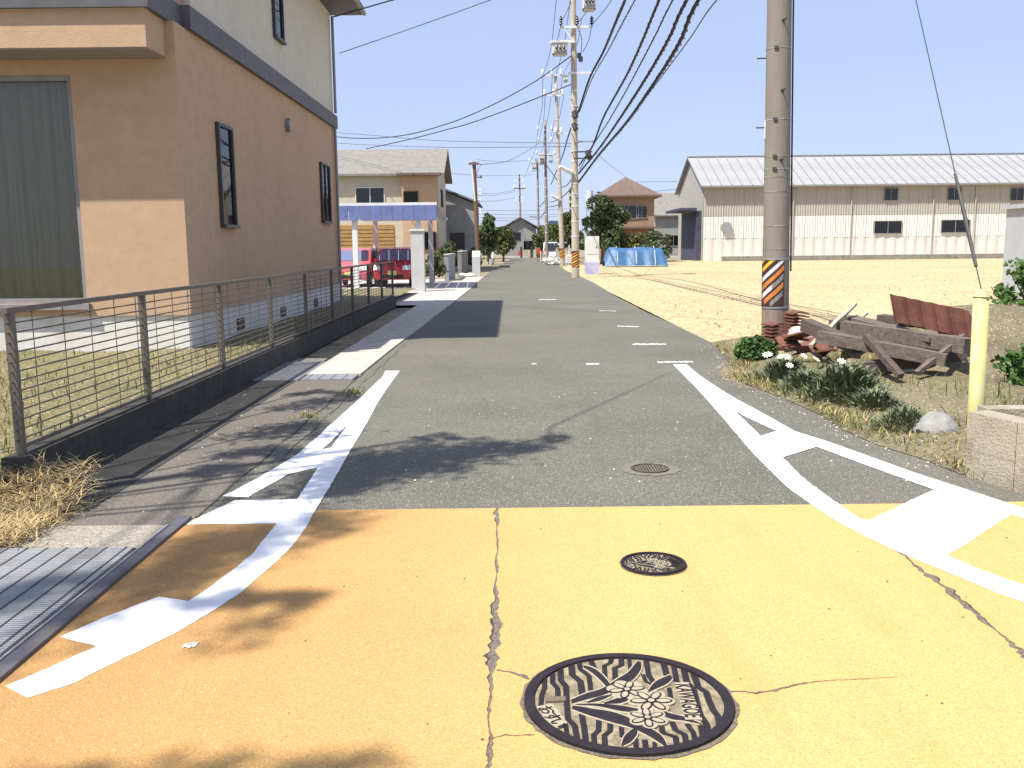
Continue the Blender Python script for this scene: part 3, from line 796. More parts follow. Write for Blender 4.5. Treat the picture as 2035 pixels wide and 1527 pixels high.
def cover(root_label, center, rad, right="panel"):
    s = rad
    t = thing("manhole_cover", root_label, "manhole cover", (center[0], center[1], 0))
    def loc(poly): return [(p[0] * s, p[1] * s) for p in poly]
    def add(poly, z0, z1, name, m):
        return MB().prism(loc(poly), z0, z1).build(name, m, t, local=True)
    circ = lambda r, n=72: [(r * math.cos(2 * math.pi * k / n), r * math.sin(2 * math.pi * k / n)) for k in range(n)]
    jag = [(1.035 + random.uniform(-.012, .02)) for k in range(72)]
    MB().prism(loc([(jag[k] * math.cos(2 * math.pi * k / 72), jag[k] * math.sin(2 * math.pi * k / 72)) for k in range(72)]), None, 0.0062).build("mortar_ring", crack_mat, t, local=True)
    MB().prism(loc(circ(0.97)), 0.0, 0.0085).build("lid_floor", iron_dust, t, local=True)
    MB().prism(loc(circ(1.0)), 0.0, 0.017, holes=[loc(circ(0.905))]).build("rim", iron, t, local=True)
    z = 0.0120
    for i, (pts, w) in enumerate(RIBS):
        if right != "panel" and pts[0][0] > 1400: continue
        add(band(pts, w), 0.0082, z + i * 0.00003, "wave_rib", iron)
    for i, lf in enumerate(LEAVES):
        f = fine(lf)
        add(stroke(grow(f, 26)), 0.0082, 0.0135 + i * 0.00003, "leaf_border", iron_pale)
        add(stroke(f), 0.0082, 0.0148 + i * 0.00003, "leaf", iron)
    for i, (c, r, ph) in enumerate(FLOWERS):
        cx, cy = Mz(*c)
        star = []
        for k in range(72):
            a = 2 * math.pi * k / 72
            rr = r * (0.80 + 0.30 * abs(math.cos(3 * (a + ph))) ** 0.8)
            star.append((cx + rr * math.cos(a), cy + rr * math.sin(a)))
        base = add(star, 0.0082, 0.0152 + i * 0.0004, "flower", iron_pale)
        for k in range(6):
            a = ph + k * math.pi / 3
            def pet(k1, k2):
                return [(cx + math.cos(a) * (r * 0.58 + math.cos(q) * r * k1) - math.sin(a) * math.sin(q) * r * k2,
                         cy + math.sin(a) * (r * 0.58 + math.cos(q) * r * k1) + math.cos(a) * math.sin(q) * r * k2)
                        for q in [2 * math.pi * j / 16 for j in range(16)]]
            MB().prism(loc(pet(0.42, 0.24)), 0.0082, 0.0165 + i * 0.0004 + k * 0.00002).build("petal", iron, base, local=True)
            MB().prism(loc(pet(0.33, 0.155)), 0.0082, 0.0172 + i * 0.0004 + k * 0.00002).build("petal", iron_pale, base, local=True)
        MB().prism(loc([(cx + r * .23 * math.cos(q), cy + r * .23 * math.sin(q)) for q in [j * math.pi / 10 for j in range(20)]]), 0.0082, 0.0180 + i * 0.0004).build("flower_eye", iron, base, local=True)
        MB().prism(loc([(cx + r * .15 * math.cos(q), cy + r * .15 * math.sin(q)) for q in [j * math.pi / 10 for j in range(20)]]), 0.0082, 0.0186 + i * 0.0004).build("flower_eye", iron_pale, base, local=True)
    add([Mz(*p) for p in ((283, 455), (462, 455), (462, 492), (283, 500))], 0.0082, 0.0160, "key_bar", mat("worn_brown_iron", (0.10, 0.075, 0.05), (0.17, 0.13, 0.09), scale=40, rough=0.8))
    if right == "panel":
        q = [(1415, 333), (1540, 330), (1662, 660), (1512, 662)]
        add([Mz(*p) for p in q], 0.0082, 0.0160, "name_panel", iron_pale)
        a = Vector(Mz(1478, 335)); b = Vector(Mz(1586, 660)); d = (b - a)
        c = (a + b) / 2; ang = math.atan2(d.y, d.x)
        hgt = abs((Vector(Mz(1540, 480)) - Vector(Mz(1440, 480))).x)
        W = d.length * s * 0.85
        mw = Matrix.Translation((c.x * s, c.y * s, 0.0170)) @ Matrix.Rotation(ang, 4, 'Z') @ Matrix.Diagonal((1, 1.75, 1, 1))
        text_mesh("KAWAGOE", W / 4.75, iron, "lettering", t, mw)
    else:
        pol = lambda r, a: (r * math.cos(a), r * math.sin(a))
        arc = [pol(.60, R(-58 + 116 * k / 24)) for k in range(25)] + [pol(.55, R(58 - 116 * k / 24)) for k in range(25)]
        add(arc, 0.0082, 0.0130, "arc_band", iron)
        for k in range(17):
            a = R(-56 + 112 * k / 16); d = .015
            add([pol(.61, a - d * 1.1), pol(.90, a - d), pol(.90, a + d), pol(.61, a + d * 1.1)], 0.0082, 0.0122 + k * .00002, "radial_rib", iron)
    q = [(203, 545), (345, 520), (408, 600), (475, 690), (375, 745), (275, 650)]
    add([Mz(*p) for p in q], 0.0082, 0.0160, "letter_panel", iron_pale)
    for ch, (zx, zy), rot in (("お", (285, 580), -58), ("す", (335, 640), -62), ("い", (388, 695), -66)):
        c = Mz(zx, zy)
        mw = Matrix.Translation((c[0] * s, c[1] * s, 0.0170)) @ Matrix.Rotation(R(rot), 4, 'Z')
        text_mesh(ch, 0.165 * s, iron, "lettering", t, mw)
    return t
cover("large round iron manhole cover with daffodil relief and lettering, nearest on the ochre road", MC, MR)
c2 = (G(1233, 1123) + G(1364, 1125)) / 2
cover("small round iron cover with a daffodil relief, midway up the ochre road", (c2.x, c2.y), 0.153, "arc")
c3 = (G(1254, 933) + G(1329, 933)) / 2
t3 = thing("manhole_cover", "small plain round cover with a chequered face in the grey asphalt", "manhole cover", (c3.x, c3.y, 0))
circ = lambda r, n=48: [(r * math.cos(2 * math.pi * k / n), r * math.sin(2 * math.pi * k / n)) for k in range(n)]
jag = [(0.19 + random.uniform(-.012, .02)) for k in range(48)]
MB().prism([(jag[k] * math.cos(2 * math.pi * k / 48), jag[k] * math.sin(2 * math.pi * k / 48)) for k in range(48)], None, 0.0035).build("mortar_ring", mat("dusty_mortar", (0.13, 0.118, 0.094), (0.20, 0.182, 0.145), scale=45, rough=0.95, detail=9), t3, local=True)
cov_mat = mat("brown_iron", (0.045, 0.038, 0.028), (0.085, 0.073, 0.055), scale=30, rough=0.7)
MB().prism(circ(0.118), 0, 0.006).build("lid_floor", mat("dusty_brown_iron", (0.13, 0.115, 0.09), (0.22, 0.195, 0.155), scale=40, rough=0.9), t3, local=True)
MB().prism(circ(0.128), 0, 0.012, holes=[circ(0.112)]).build("rim", cov_mat, t3, local=True)
mbx = MB()
for i in range(-5, 6):
    for j in range(-5, 6):
        x, y = i * 0.02, j * 0.02
        if math.hypot(x, y) < 0.103:
            if (i + j) % 2: mbx.box(x - .008, x + .008, y - .0035, y + .0035, 0.006, 0.010)
            else: mbx.box(x - .0035, x + .0035, y - .008, y + .008, 0.006, 0.010)
o = mbx.build("chequer_studs", cov_mat, t3, local=True); o["kind"] = "stuff"

# loose grit and crumbs swept to the sides of the road
def grit(name, pts, smin, smax, m):
    v, f = [], []
    mbx = MB()
    for (x, y, z) in pts:
        s = random.uniform(smin, smax)
        a = random.uniform(0, 3.1)
        d = [Vector((math.cos(a + k * 1.5708) * s * random.uniform(.7, 1.2), math.sin(a + k * 1.5708) * s * random.uniform(.7, 1.2), 0)) for k in range(4)]
        p = Vector((x, y, z))
        mbx.add([p + d[0], p + d[1], p + d[2], p + d[3], p + Vector((0, 0, s * 0.8))], [(0, 1, 4), (1, 2, 4), (2, 3, 4), (3, 0, 4)])
    o = mbx.build(name, m); o["kind"] = "stuff"; return o
pts = []
for i in range(300):
    k = random.random() * (len(EDGE_R) - 4)
    a, b = EDGE_R[int(k)], EDGE_R[int(k) + 1]
    q = Vector(a).lerp(Vector(b), k % 1)
    pts.append((q.x + random.gauss(0.0, 0.13), q.y + random.gauss(0, 0.1), 0.004))
for i in range(60): pts.append((random.uniform(-3.0, -1.6), random.uniform(5.2, 10), 0.005))
for i in range(50): pts.append((random.uniform(-1.5, 2.6), random.uniform(5.4, 9.5), 0.002))
grit("loose_grit", pts, 0.004, 0.011, stone_wh)
pts = [(random.uniform(-1.2, 2.8), random.uniform(2.2, 5.2), 0.005) for i in range(60)]
grit("dark_crumbs", pts, 0.002, 0.006, bark)
# ------------------------------------------------------------------ near house with balcony, on the left
HX, HY, HB = -4.28, 12.45, 23.5
BZ0, BZ1 = 4.40, 4.70
h1 = thing("house", "peach and cream two-storey house with a boxed balcony, nearest on the left", "house", (HX, HY, 0))
MB().box(-12, HX - 0.03, HY + 0.03, HB - 0.03, 0.0, 0.64).build("foundation", found, h1)
wx1 = D(166, 500, HY).x; wx0 = wx1 - 3.2
wz0 = D(100, 604, HY).z; wz1 = 3.75
MB().box(-12, wx0, HY, HY + .2, .64, BZ0).box(wx1, HX, HY, HY + .2, .64, BZ0).box(wx0, wx1, HY, HY + .2, .64, wz0).box(wx0, wx1, HY, HY + .2, wz1, BZ0) \
    .box(HX - .2, HX, HY + .2, HB, .64, BZ0).box(-12, HX - .2, HB - .2, HB, .64, BZ0).build("lower_wall", stucco, h1)
MB().box(-11.9, HX - .25, HY + 1.5, HY + 1.6, .62, BZ0 - .02).build("room_partition", room, h1)
MB().box(-12, HX - .02, 13.2, HB - .01, BZ1, 7.1).build("upper_wall", cream, h1)
BY = 11.80; BX = -4.40
balc = MB().box(-12, BX, BY, 13.19, 3.95, BZ0 - .001).box(-12, BX, BY, BY + .12, BZ1 + .001, 5.45).box(BX - .12, BX, BY + .12, 13.19, BZ1 + .001, 5.45).build("balcony", stucco, h1)
MB().box(-12, BX - .02, BY + .02, HY - .01, 3.935, 3.949).build("soffit", frame_gr, balc)
MB().box(-12, BX - .06, BY - .07, BY, BZ0, BZ1).box(BX, BX + .07, BY - .07, 13.19, BZ0, BZ1).box(HX, HX + .07, 13.191, HB + .05, BZ0, BZ1) \
    .box(BX - .06, BX, BY - .07, BY - .001, BZ0, BZ1).box(BX + .071, HX + .07, 12.9, 13.19, BZ0, BZ1).box(HX - .3, HX - .001, 13.0, HB, BZ0 + .001, BZ1 - .001).build("belt_course", belt_mat, h1)
MB().box(-12.5, -3.55, 12.95, 23.7, 7.1, 7.28).add([(-12.6, 12.9, 7.281), (-3.5, 12.9, 7.281), (-3.5, 23.75, 7.281), (-12.6, 23.75, 7.281), (-9, 18, 9.4), (-7, 18, 9.4)],
    [(0, 1, 5, 4), (1, 2, 5), (2, 3, 4, 5), (3, 0, 4)]).build("roof", belt_mat, h1)
MB().tube([(-3.5, 12.95, 7.16), (-3.5, 23.7, 7.14)], .055, 8).build("gutter", frame_gr, h1)
MB().tube([(HX + .06, HB - .15, 7.0), (HX + .06, HB - .15, 4.75)], .035, 8).tube([(HX + .06, HB - .3, 4.38), (HX + .06, HB - .3, .2)], .035, 8).build("downpipe", frame_gr, h1)

def window(parent, face, cx, cz, w, h, at, frm=frame_dk, depth=0.06, mull=1, fw=0.05, back=True):
    """face: 'f' looks to -Y at y=at, 'r' looks to +X at x=at, 'l' looks to -X"""
    def B(mb, a0, a1, d0, d1, z0, z1):
        if face == 'f': mb.box(a0, a1, at - d1, at - d0, z0, z1)
        elif face == 'r': mb.box(at + d0, at + d1, a0, a1, z0, z1)
        else: mb.box(at - d1, at - d0, a0, a1, z0, z1)
    x0, x1, z0, z1 = cx - w / 2, cx + w / 2, cz - h / 2, cz + h / 2
    mb = MB()
    B(mb, x0 - fw, x1 + fw, 0.001, depth, z1, z1 + fw); B(mb, x0 - fw, x1 + fw, 0.001, depth + .03, z0 - fw, z0)
    B(mb, x0 - fw, x0, 0.001, depth, z0, z1); B(mb, x1, x1 + fw, 0.001, depth, z0, z1)
    for k in range(mull):
        xm = x0 + w * (k + 1) / (mull + 1); B(mb, xm - fw * .4, xm + fw * .4, 0.012, depth - .01, z0, z1)
    f = mb.build("window", frm, parent)
    if back:
        m2 = MB(); B(m2, x0, x1, 0.002, 0.006, z0, z1); m2.build("dark_room_back", room, f)  # near-black plate stands for the unlit room behind the pane
    m3 = MB(); B(m3, x0, x1, 0.018, 0.024, z0, z1); m3.build("pane", pane_glass, f)
    return f
wcx = (wx0 + wx1) / 2
fw = MB()
for x in (wx0 + .03, wcx - .04, wx1 - .06): fw.box(x, x + .09, HY + .03, HY + .12, wz0 + .07, wz1 - .07)
fw.box(wx0, wx1 + .03, HY + .03, HY + .12, wz0, wz0 + .07).box(wx0, wx1, HY + .03, HY + .12, wz1 - .07, wz1).box(wx0 - .05, wx1 + .05, HY - .08, HY - .002, wz0 - .08, wz0 - .003)
fwo = fw.build("window", frame_gr, h1)
MB().box(wx0 + .13, wx1 - .07, HY + .075, HY + .081, wz0 + .07, wz1 - .07).build("pane", pane_glass, fwo)
cv = []; n = 120
for i in range(n + 1):
    x = wx0 + .1 + (wx1 - wx0 - .2) * i / n
    y = HY + .17 + .03 * math.sin(i * 0.75) + .012 * math.sin(i * 1.9)
    cv += [(x, y, wz0 + .05), (x, y, wz1 - .05)]
MB().add(cv, [(2 * i, 2 * i + 2, 2 * i + 3, 2 * i + 1) for i in range(n)]).build("curtain", curtain, fwo, smooth=True)
a, b = D(430, 230, 13.2), D(478, 445, 14.2)
window(h1, 'r', 14.30, 2.58, 0.62, 1.42, HX, mull=0)
window(h1, 'r', 21.9, 2.75, 0.9, 1.25, HX, mull=1)
window(h1, 'r', 18.1, 5.95, 0.6, 1.15, HX - .02, mull=0)
MB().tube([(HX + .002, 18.4, 3.85), (HX + .09, 18.4, 3.85)], .13, 14).build("vent_hood", frame_gr, h1)
for y in (14.6, 17.4, 20.4):
    MB().box(HX - .031, HX - .012, y, y + .38, .24, .42).build("foundation_vent", frame_dk, h1)

# garden ground, its dry bank, low wall and metal fence
def gz(x, y):
    t = min(1, max(0, (y - 4.95) / 0.75)); u = 1 if x < -3.1 else 0
    return 0.17 * t * t * (3 - 2 * t) + 0.02 * math.sin(x * 3.1) * math.cos(y * 2.3) * t
nx, ny = 34, 60
gv, gf = [], []
for j in range(ny + 1):
    for i in range(nx + 1):
        x = -13 + (9.88) * i / nx; y = 4.93 + (31 - 4.93) * (j / ny) ** 1.6
        gv.append((x, y, gz(x, y) + 0.004))
for j in range(ny):
    for i in range(nx):
        k = j * (nx + 1) + i; gf.append((k, k + 1, k + nx + 2, k + nx + 1))
o = MB().add(gv, gf).build("garden_ground", garden_mat, smooth=True); o["kind"] = "structure"

lw = thing("garden_wall", "low dark mossy concrete wall under the brown fence along the drain", "wall", (-3.05, 14.5, 0))
for k, (y0, y1) in enumerate(((5.55, 9.5), (9.51, 13.5), (13.51, 17.5), (17.51, 21.0), (21.01, 24.2))):
    MB().box(-3.12, -2.98, y0, y1, -.02, .255 + .003 * (k % 2)).build("wall_section", wall_dark, lw)
fe = thing("garden_fence", "brown metal fence of close horizontal rods standing on the low wall by the near house", "fence", (-3.05, 5.65, .22))
pm = None
ys = [5.66 + 2.05 * k for k in range(10)]
for y in ys:
    if pm is None:
        pm = MB().box(-3.075, -3.025, y - .021, y + .021, .25, 1.13).build("post", fence_mat, fe)
    else:
        inst(pm, "post", fe, (0, y - ys[0], 0))
MB().box(-3.07, -3.03, 5.60, ys[-1] + .03, 1.131, 1.165).build("top_rail", fence_mat, fe)
MB().box(-3.065, -3.035, 5.686, ys[-1], .29, .315).build("bottom_rail", fence_mat, fe)
rod = None
for k in range(13):
    z = .350 + k * 0.06
    if rod is None:
        rod = MB().tube([(-3.05, 5.60, z), (-3.05, ys[-1], z)], .0058, 6).build("rod", fence_mat, fe)
    else:
        inst(rod, "rod", fe, (0, 0, k * 0.06))
mbx = MB()
y = 5.9
while y < ys[-1]:
    mbx.tube([(-3.036, y, .30), (-3.036, y, 1.13)], .0035, 4); y += .41
o = mbx.build("upright_wires", fence_mat, fe); o["kind"] = "stuff"

# grass in the garden, dry straw in front of it
n = 9000
x = RNG.uniform(-9, -3.16, n); y = 5.4 + RNG.uniform(0, 1, n) ** 1.6 * 15
keep = (np.sin(x * 1.7 + 1) * np.cos(y * 1.1) + RNG.normal(0, .5, n) > -0.15) & ((y < 12.2) | (x > -4.1))
x, y = x[keep], y[keep]; n = len(x)
v, f = blades(x, y, np.full(n, .15), RNG.uniform(.04, .14, n), RNG.uniform(.01, .09, n), RNG.uniform(.006, .012, n), RNG.uniform(0, 6.28, n))
o = raw("lawn_grass", v, f, grass_mat); o["kind"] = "stuff"
n = 5200
px_ = RNG.uniform(-45, 205, n); py_ = 980 + RNG.uniform(0, 1, n) ** 0.8 * 115
ok = (py_ - 975) < (215 - np.maximum(px_, 0)) * 0.62 + RNG.normal(0, 10, n)
px_, py_ = px_[ok], py_[ok]
P = np.array([G(a, b) for a, b in zip(px_, py_)]); n = len(P)
zz = np.array([max(0, gz(a, b)) for a, b in P[:, :2]]) + RNG.uniform(0, .05, n)
v, f = blades(P[:, 0], P[:, 1], zz, RNG.uniform(-.01, .07, n), RNG.uniform(.05, .17, n), RNG.uniform(.003, .0065, n), RNG.uniform(0, 6.28, n))
o = raw("dry_grass", v, f, straw); o["kind"] = "stuff"
n = 260
xs = RNG.uniform(-3.05, -2.5, n); ysx = RNG.uniform(4.95, 5.5, n)
v, f = blades(xs, ysx, np.full(n, .008), RNG.uniform(0, .012, n), RNG.uniform(.04, .13, n), RNG.uniform(.003, .005, n), RNG.uniform(0, 6.28, n))
o = raw("loose_straw", v, f, straw); o["kind"] = "stuff"
pot = thing("flower_pot", "reddish clay pot at the left edge beside the first fence post", "pot", (-3.42, 5.62, .15))
MB().tube([(-3.42, 5.62, .15), (-3.42, 5.62, .34)], [.075, .11], 16).build("pot_body", pot_red, pot)
MB().tube([(-3.42, 5.62, .34), (-3.42, 5.62, .38)], [.125, .125], 16).build("rim", pot_red, pot)
for (a, b, nn) in ((700, 782, 130), (612, 830, 70), (880, 600, 90)):
    c = G(a, b); 
    x = RNG.normal(c.x, .07 if b > 700 else .15, nn); y = RNG.normal(c.y, .10 if b > 700 else .3, nn)
    v, f = blades(x, y, np.full(nn, .005), RNG.uniform(.01, .05, nn), RNG.uniform(.01, .07, nn), RNG.uniform(.006, .012, nn), RNG.uniform(0, 6.28, nn))
    o = raw("weeds", v, f, grass_mat); o["kind"] = "stuff"

# ------------------------------------------------------------------ utility poles
class Pole:
    pass
def pole(x, y, h, r0, r1, topx, label, m, bands=(), group="concrete utility poles along the right side of the road"):
    p = Pole(); p.x, p.y, p.h, p.r0, p.r1, p.lean = x, y, h, r0, r1, topx
    p.t = thing("utility_pole", label, "utility pole", (x, y, 0), group)
    p.c = lambda z: Vector((x + p.lean * z, y, z))
    p.r = lambda z: r0 + (r1 - r0) * z / h
    MB().tube([p.c(-.3)] + [p.c(h * k / 12) for k in range(13)], [r0] + [p.r(h * k / 12) for k in range(13)], 24).build("shaft", m, p.t, smooth=True)
    MB().tube([p.c(h), p.c(h + .06)], [r1 * 1.05, r1 * .6], 16).build("cap", frame_gr, p.t)
    for z in bands: ring(p, z)
    return p
def ring(p, z, h=.035, m=steel, name="band", k=.006):
    o = MB().tube([p.c(z - h / 2), p.c(z + h / 2)], p.r(z) + k, 24).build(name, m, p.t)
    return o
def curved(p, th0, th1, z0, z1, off, m, name, parent, nth=12, zf=None):
    """patch on the shaft, angles from the side facing the camera"""
    mb = MB(); v = []
    for i in range(nth + 1):
        t = i / nth; th = R(th0 + (th1 - th0) * t)
        for k in (0, 1):
            z = (z0 if k == 0 else z1) if zf is None else zf(t, k)
            for o_ in (0.0, off):
                rr = p.r(z) + o_ + .001
                c = p.c(z); v.append((c.x + rr * math.sin(th), c.y - rr * math.cos(th), z))
    f = []
    for i in range(nth):
        a = i * 4; b = a + 4
        f += [(a + 1, b + 1, b + 3, a + 3), (a, a + 2, b + 2, b), (a + 2, a + 3, b + 3, b + 2), (a, b, b + 1, a + 1)]
    f += [(0, 1, 3, 2), (nth * 4, nth * 4 + 2, nth * 4 + 3, nth * 4 + 1)]
    return mb.add(v, f).build(name, m, parent)
def zat(px, py, Y): return D(px, py, Y).z

Y1 = 13.75
b1 = G(1543, 689)
x1 = b1.x; lean1 = (D(1549, 0, Y1).x - x1) / D(1549, 0, Y1).z
p1 = pole(x1, Y1, 12.6, .196, .125, lean1, "thick grey concrete utility pole with a peeling striped plate, nearest on the right", pole_mat,
          bands=())
for q in (93, 236, 310, 335, 351, 380, 449, 495):
    z = zat(1545, q, Y1 - .19); ring(p1, z, .014, mat("band_wire", (0.16, 0.14, 0.12), (0.42, 0.40, 0.37), scale=6, rough=0.5), "strap", .003)
for q in (93, 236, 310, 335):
    z = zat(1545, q, Y1 - .19); curved(p1, -35, -18, z - .02, z + .02, .02, frame_dk, "buckle", p1.t, 3)
pz0, pz1 = zat(1535, 614, Y1 - .19), zat(1535, 515, Y1 - .19)
plate = curved(p1, -112, 20, pz0, pz1, .006, plate_dk, "hazard_plate", p1.t, 18)
for (c0, w, m, t0, t1) in ((.12, .035, st_yellow, .15, .55), (.30, .042, st_yellow, .22, .85), (.50, .046, st_white, .2, .99), (.665, .048, st_orange, .2, .99), (.83, .05, st_white, .22, .62),
                           (.83, .05, st_worn, .625, .98), (.99, .05, st_orange, .33, .97), (1.15, .05, st_worn, .56, .95)):
    def zf(t, k, c0=c0, w=w, t0=t0, t1=t1):
        tt = t0 + (t1 - t0) * t
        # distance across as seen from the road
        q = c0 - 0.50 * tt ** 1.3 + (w if k == 0 else -w)
        q = min(.965, max(.035, q)); return pz1 + (pz0 - pz1) * q
    th = lambda t: -112 + 132 * t
    curved(p1, th(t0), th(t1), 0, 0, .0085, m, "stripe", plate, 10, zf)
for q in (515.5, 612):
    z = zat(1545, q, Y1 - .19); ring(p1, z, .020, steel, "plate_strap", .010)
for (th0, th1, q0, q1) in ((-62, -52, 618, 668), (-48, -42, 618, 655), (-8, 2, 616, 664), (30, 33, 625, 660)):
    curved(p1, th0, th1, zat(1540, q1, Y1 - .19), zat(1540, q0, Y1 - .19), .0006, rust_run, "rust_streak", p1.t, 3)
zb = zat(1545, 666, Y1 - .19); ring(p1, zb, .012, kerb_mat, "joint", .002)
for q, th in ((40, 3), (180, 2), (318, 0)):
    z = zat(1553, q, Y1 - .19); rr = p1.r(z); c = p1.c(z); a = R(th)
    d = Vector((math.sin(a), -math.cos(a), 0))
    sb = MB().tube([c + d * (rr - .02), c + d * (rr + .10)], .010, 8).tube([c + d * (rr + .10), c + d * (rr + .112)], .018, 8).tube([c + d * (rr), c + d * (rr + .012)], .022, 8).build("step_bolt", frame_dk, p1.t)
for q in (110, 250):
    z = zat(1553, q, Y1 - .19); rr = p1.r(z); c = p1.c(z); a = R(-96)
    d = Vector((math.sin(a), -math.cos(a), 0))
    MB().tube([c + d * (rr - .02), c + d * (rr + .13)], .010, 8).build("step_bolt", frame_dk, p1.t)
curved(p1, -104, -84, zat(1523, 276, Y1), zat(1523, 240, Y1), .012, insul_w, "number_plate", p1.t, 4)
c0 = [p1.c(z) + Vector((p1.r(z) + .02, -.03, 0)) for z in (1.1, 2.2, 3.2, 4.4, 6, 8)]
MB().tube(c0, .012, 6).build("riser_cable", cable, p1.t)
MB().box(p1.c(11).x - 1.1, p1.c(11).x + .9, Y1 - .28, Y1 - .20, 11.0, 11.09).build("crossarm", steel_lt, p1.t)

def crossarm(p, x0, x1, z, t=.09, dy=None, m=steel_lt):
    dy = -(p.r(z) + .06) if dy is None else dy
    return MB().box(x0, x1, p.y + dy - t / 2, p.y + dy + t / 2, z - t / 2, z + t / 2).build("crossarm", m, p.t)
def insulator(p, x, y, z, h=.32, r=.07, m=insul_w, parent=None):
    mb = MB()
    mb.tube([(x, y, z), (x, y, z + h)], r * .42, 8)
    for k in range(3):
        zz = z + h * (.25 + .27 * k); mb.tube([(x, y, zz - .035), (x, y, zz), (x, y, zz + .02)], [r, r * .8, r * .4], 8)
    return mb.build("insulator", m, parent or p.t)
def spiral_plate(p, z0, z1, n=6):
    pl = curved(p, -180, 179, z0, z1, .006, plate_dk, "hazard_plate", p.t, 24)
    for k in range(n):
        def zf(t, kk, k=k):
            q = (k - 1.2 + 2.4 * t) / n * (z1 - z0) * 1.0
            q += (z1 - z0) * (.5 / n if kk else 0)
            return z0 + min(z1 - z0 - .02, max(.02, q))
        curved(p, -95, 95, 0, 0, .009, (st_orange if k % 2 else st_yellow), "stripe", pl, 14, zf)
    return pl
def px_x(px, p): return D(px, 400, p.y).x

Y2 = 44.8
b2 = G(1145, 552.5)
x2 = b2.x; q = D(1139.5, 20, Y2); lean2 = (q.x - x2) / q.z
p2 = pole(x2, Y2, 15.2, .185, .11, lean2, "tall pale concrete utility pole with crossarms and a white lamp tube, second along the right", pole_far_mat)
spiral_plate(p2, zat(1145, 531, Y2), zat(1145, 499, Y2))
for q in (345, 365, 385, 410, 440, 470, 210, 228, 300, 320, 180):
    ring(p2, zat(1143, q, Y2 - .2), .05, steel_lt, "band", .012)
for k, q in enumerate((200, 215, 232, 250, 268, 285, 305, 360, 376, 395, 414, 436)):
    z = zat(1143, q, Y2); c = p2.c(z); s_ = 1 if k % 2 else -1
    MB().tube([c + Vector((s_ * .1, -.12, 0)), c + Vector((s_ * .16, -.36, 0))], .022, 6).build("step_bolt", frame_dk, p2.t)
z = zat(1143, 56, Y2); crossarm(p2, D(1111, 56, Y2).x, D(1178, 56, Y2).x, z, .11)
MB().bar((D(1122, 62, Y2).x, Y2 - .2, z - .1), (p2.c(z - .6).x, Y2 - .2, z - .65), .05).build("arm_brace", steel_lt, p2.t)
for a in (1114, 1146, 1175): insulator(p2, D(a, 56, Y2).x, Y2 - .25, z + .06, .4, .10, insul_d)
z = zat(1120, 85, Y2); crossarm(p2, D(1093, 85, Y2).x, D(1142, 85, Y2).x, z, .12)
def transformer(p, xa, xb, za, zb_, dy=-.35, bush=True):
    mb = MB(); x0, x1_ = sorted((xa, xb)); z0, z1 = sorted((za, zb_))
    w = (x1_ - x0)
    pts = [(x0 + w * .08, 0), (x1_ - w * .08, 0), (x1_, .1), (x1_, .5), (x1_ - w * .08, .6), (x0 + w * .08, .6), (x0, .5), (x0, .1)]
    mb.prism([(a, p.y + dy - .3 + b) for a, b in pts], z0 + .06, z1 - .05)
    mb.box(x0 - .04, x1_ + .04, p.y + dy - .34, p.y + dy + .34, z1 - .05, z1)
    mb.box(x0 + .06, x1_ - .06, p.y + dy - .24, p.y + dy + .24, z0, z0 + .06)
    t = mb.build("transformer", trans_mat, p.t)
    if bush:
        for k in range(3):
            x = x0 + w * (.25 + .25 * k)
            MB().tube([(x, p.y + dy - .3, z0 + (z1 - z0) * .5), (x, p.y + dy - .46, z0 + (z1 - z0) * .55), (x, p.y + dy - .5, z0 + (z1 - z0) * .40)], [.05, .075, .06], 8).build("bushing", insul_d, t)
    MB().box(x0 + .05, x1_ - .05, p.y + dy - .36, p.y + dy - .301, z0 + (z1 - z0) * .16, z0 + (z1 - z0) * .30).build("bracket", steel, t)
    return t
transformer(p2, D(1097, 100, Y2).x, D(1126, 100, Y2).x, zat(1112, 89, Y2), zat(1112, 114, Y2))
transformer(p2, D(1156, 10, Y2).x, D(1182, 10, Y2).x, zat(1169, -4, Y2), zat(1169, 26, Y2))
z = zat(1143, 147, Y2); crossarm(p2, D(1128, 147, Y2).x, D(1181, 147, Y2).x, z, .10)
z = zat(1150, 283, Y2); crossarm(p2, D(1140, 283, Y2).x, D(1181, 283, Y2).x, z, .06, m=steel)
z = zat(1150, 303, Y2); crossarm(p2, D(1140, 303, Y2).x, D(1176, 303, Y2).x, z, .06, m=frame_dk)
z = zat(1150, 316, Y2); crossarm(p2, D(1140, 316, Y2).x, D(1173, 318, Y2).x, z, .06, m=frame_dk)
MB().tube([D(1168, 303, Y2 - .5), D(1172, 314, Y2 - .9)], .13, 10).build("cable_closure", black_plastic, p2.t)
for q in (222, 246):
    c = D(1140, q, Y2 - .25); MB().tube([c, c + Vector((.1, -.12, -.28))], [.11, .13], 8).build("cable_clamp", black_plastic, p2.t)
lt = MB().tube([D(1112, 331, Y2 - .4), D(1136, 343, Y2 - .2)], [.085, .11], 10).build("street_lamp", white_metal, p2.t)
for (a, b) in ((1151, 106), (1154, 113)):
    c = D(a, b, Y2); MB().tube([c, c + Vector((0, 0, -.22))], .10, 8).build("fuse_holder", insul_d, p2.t)

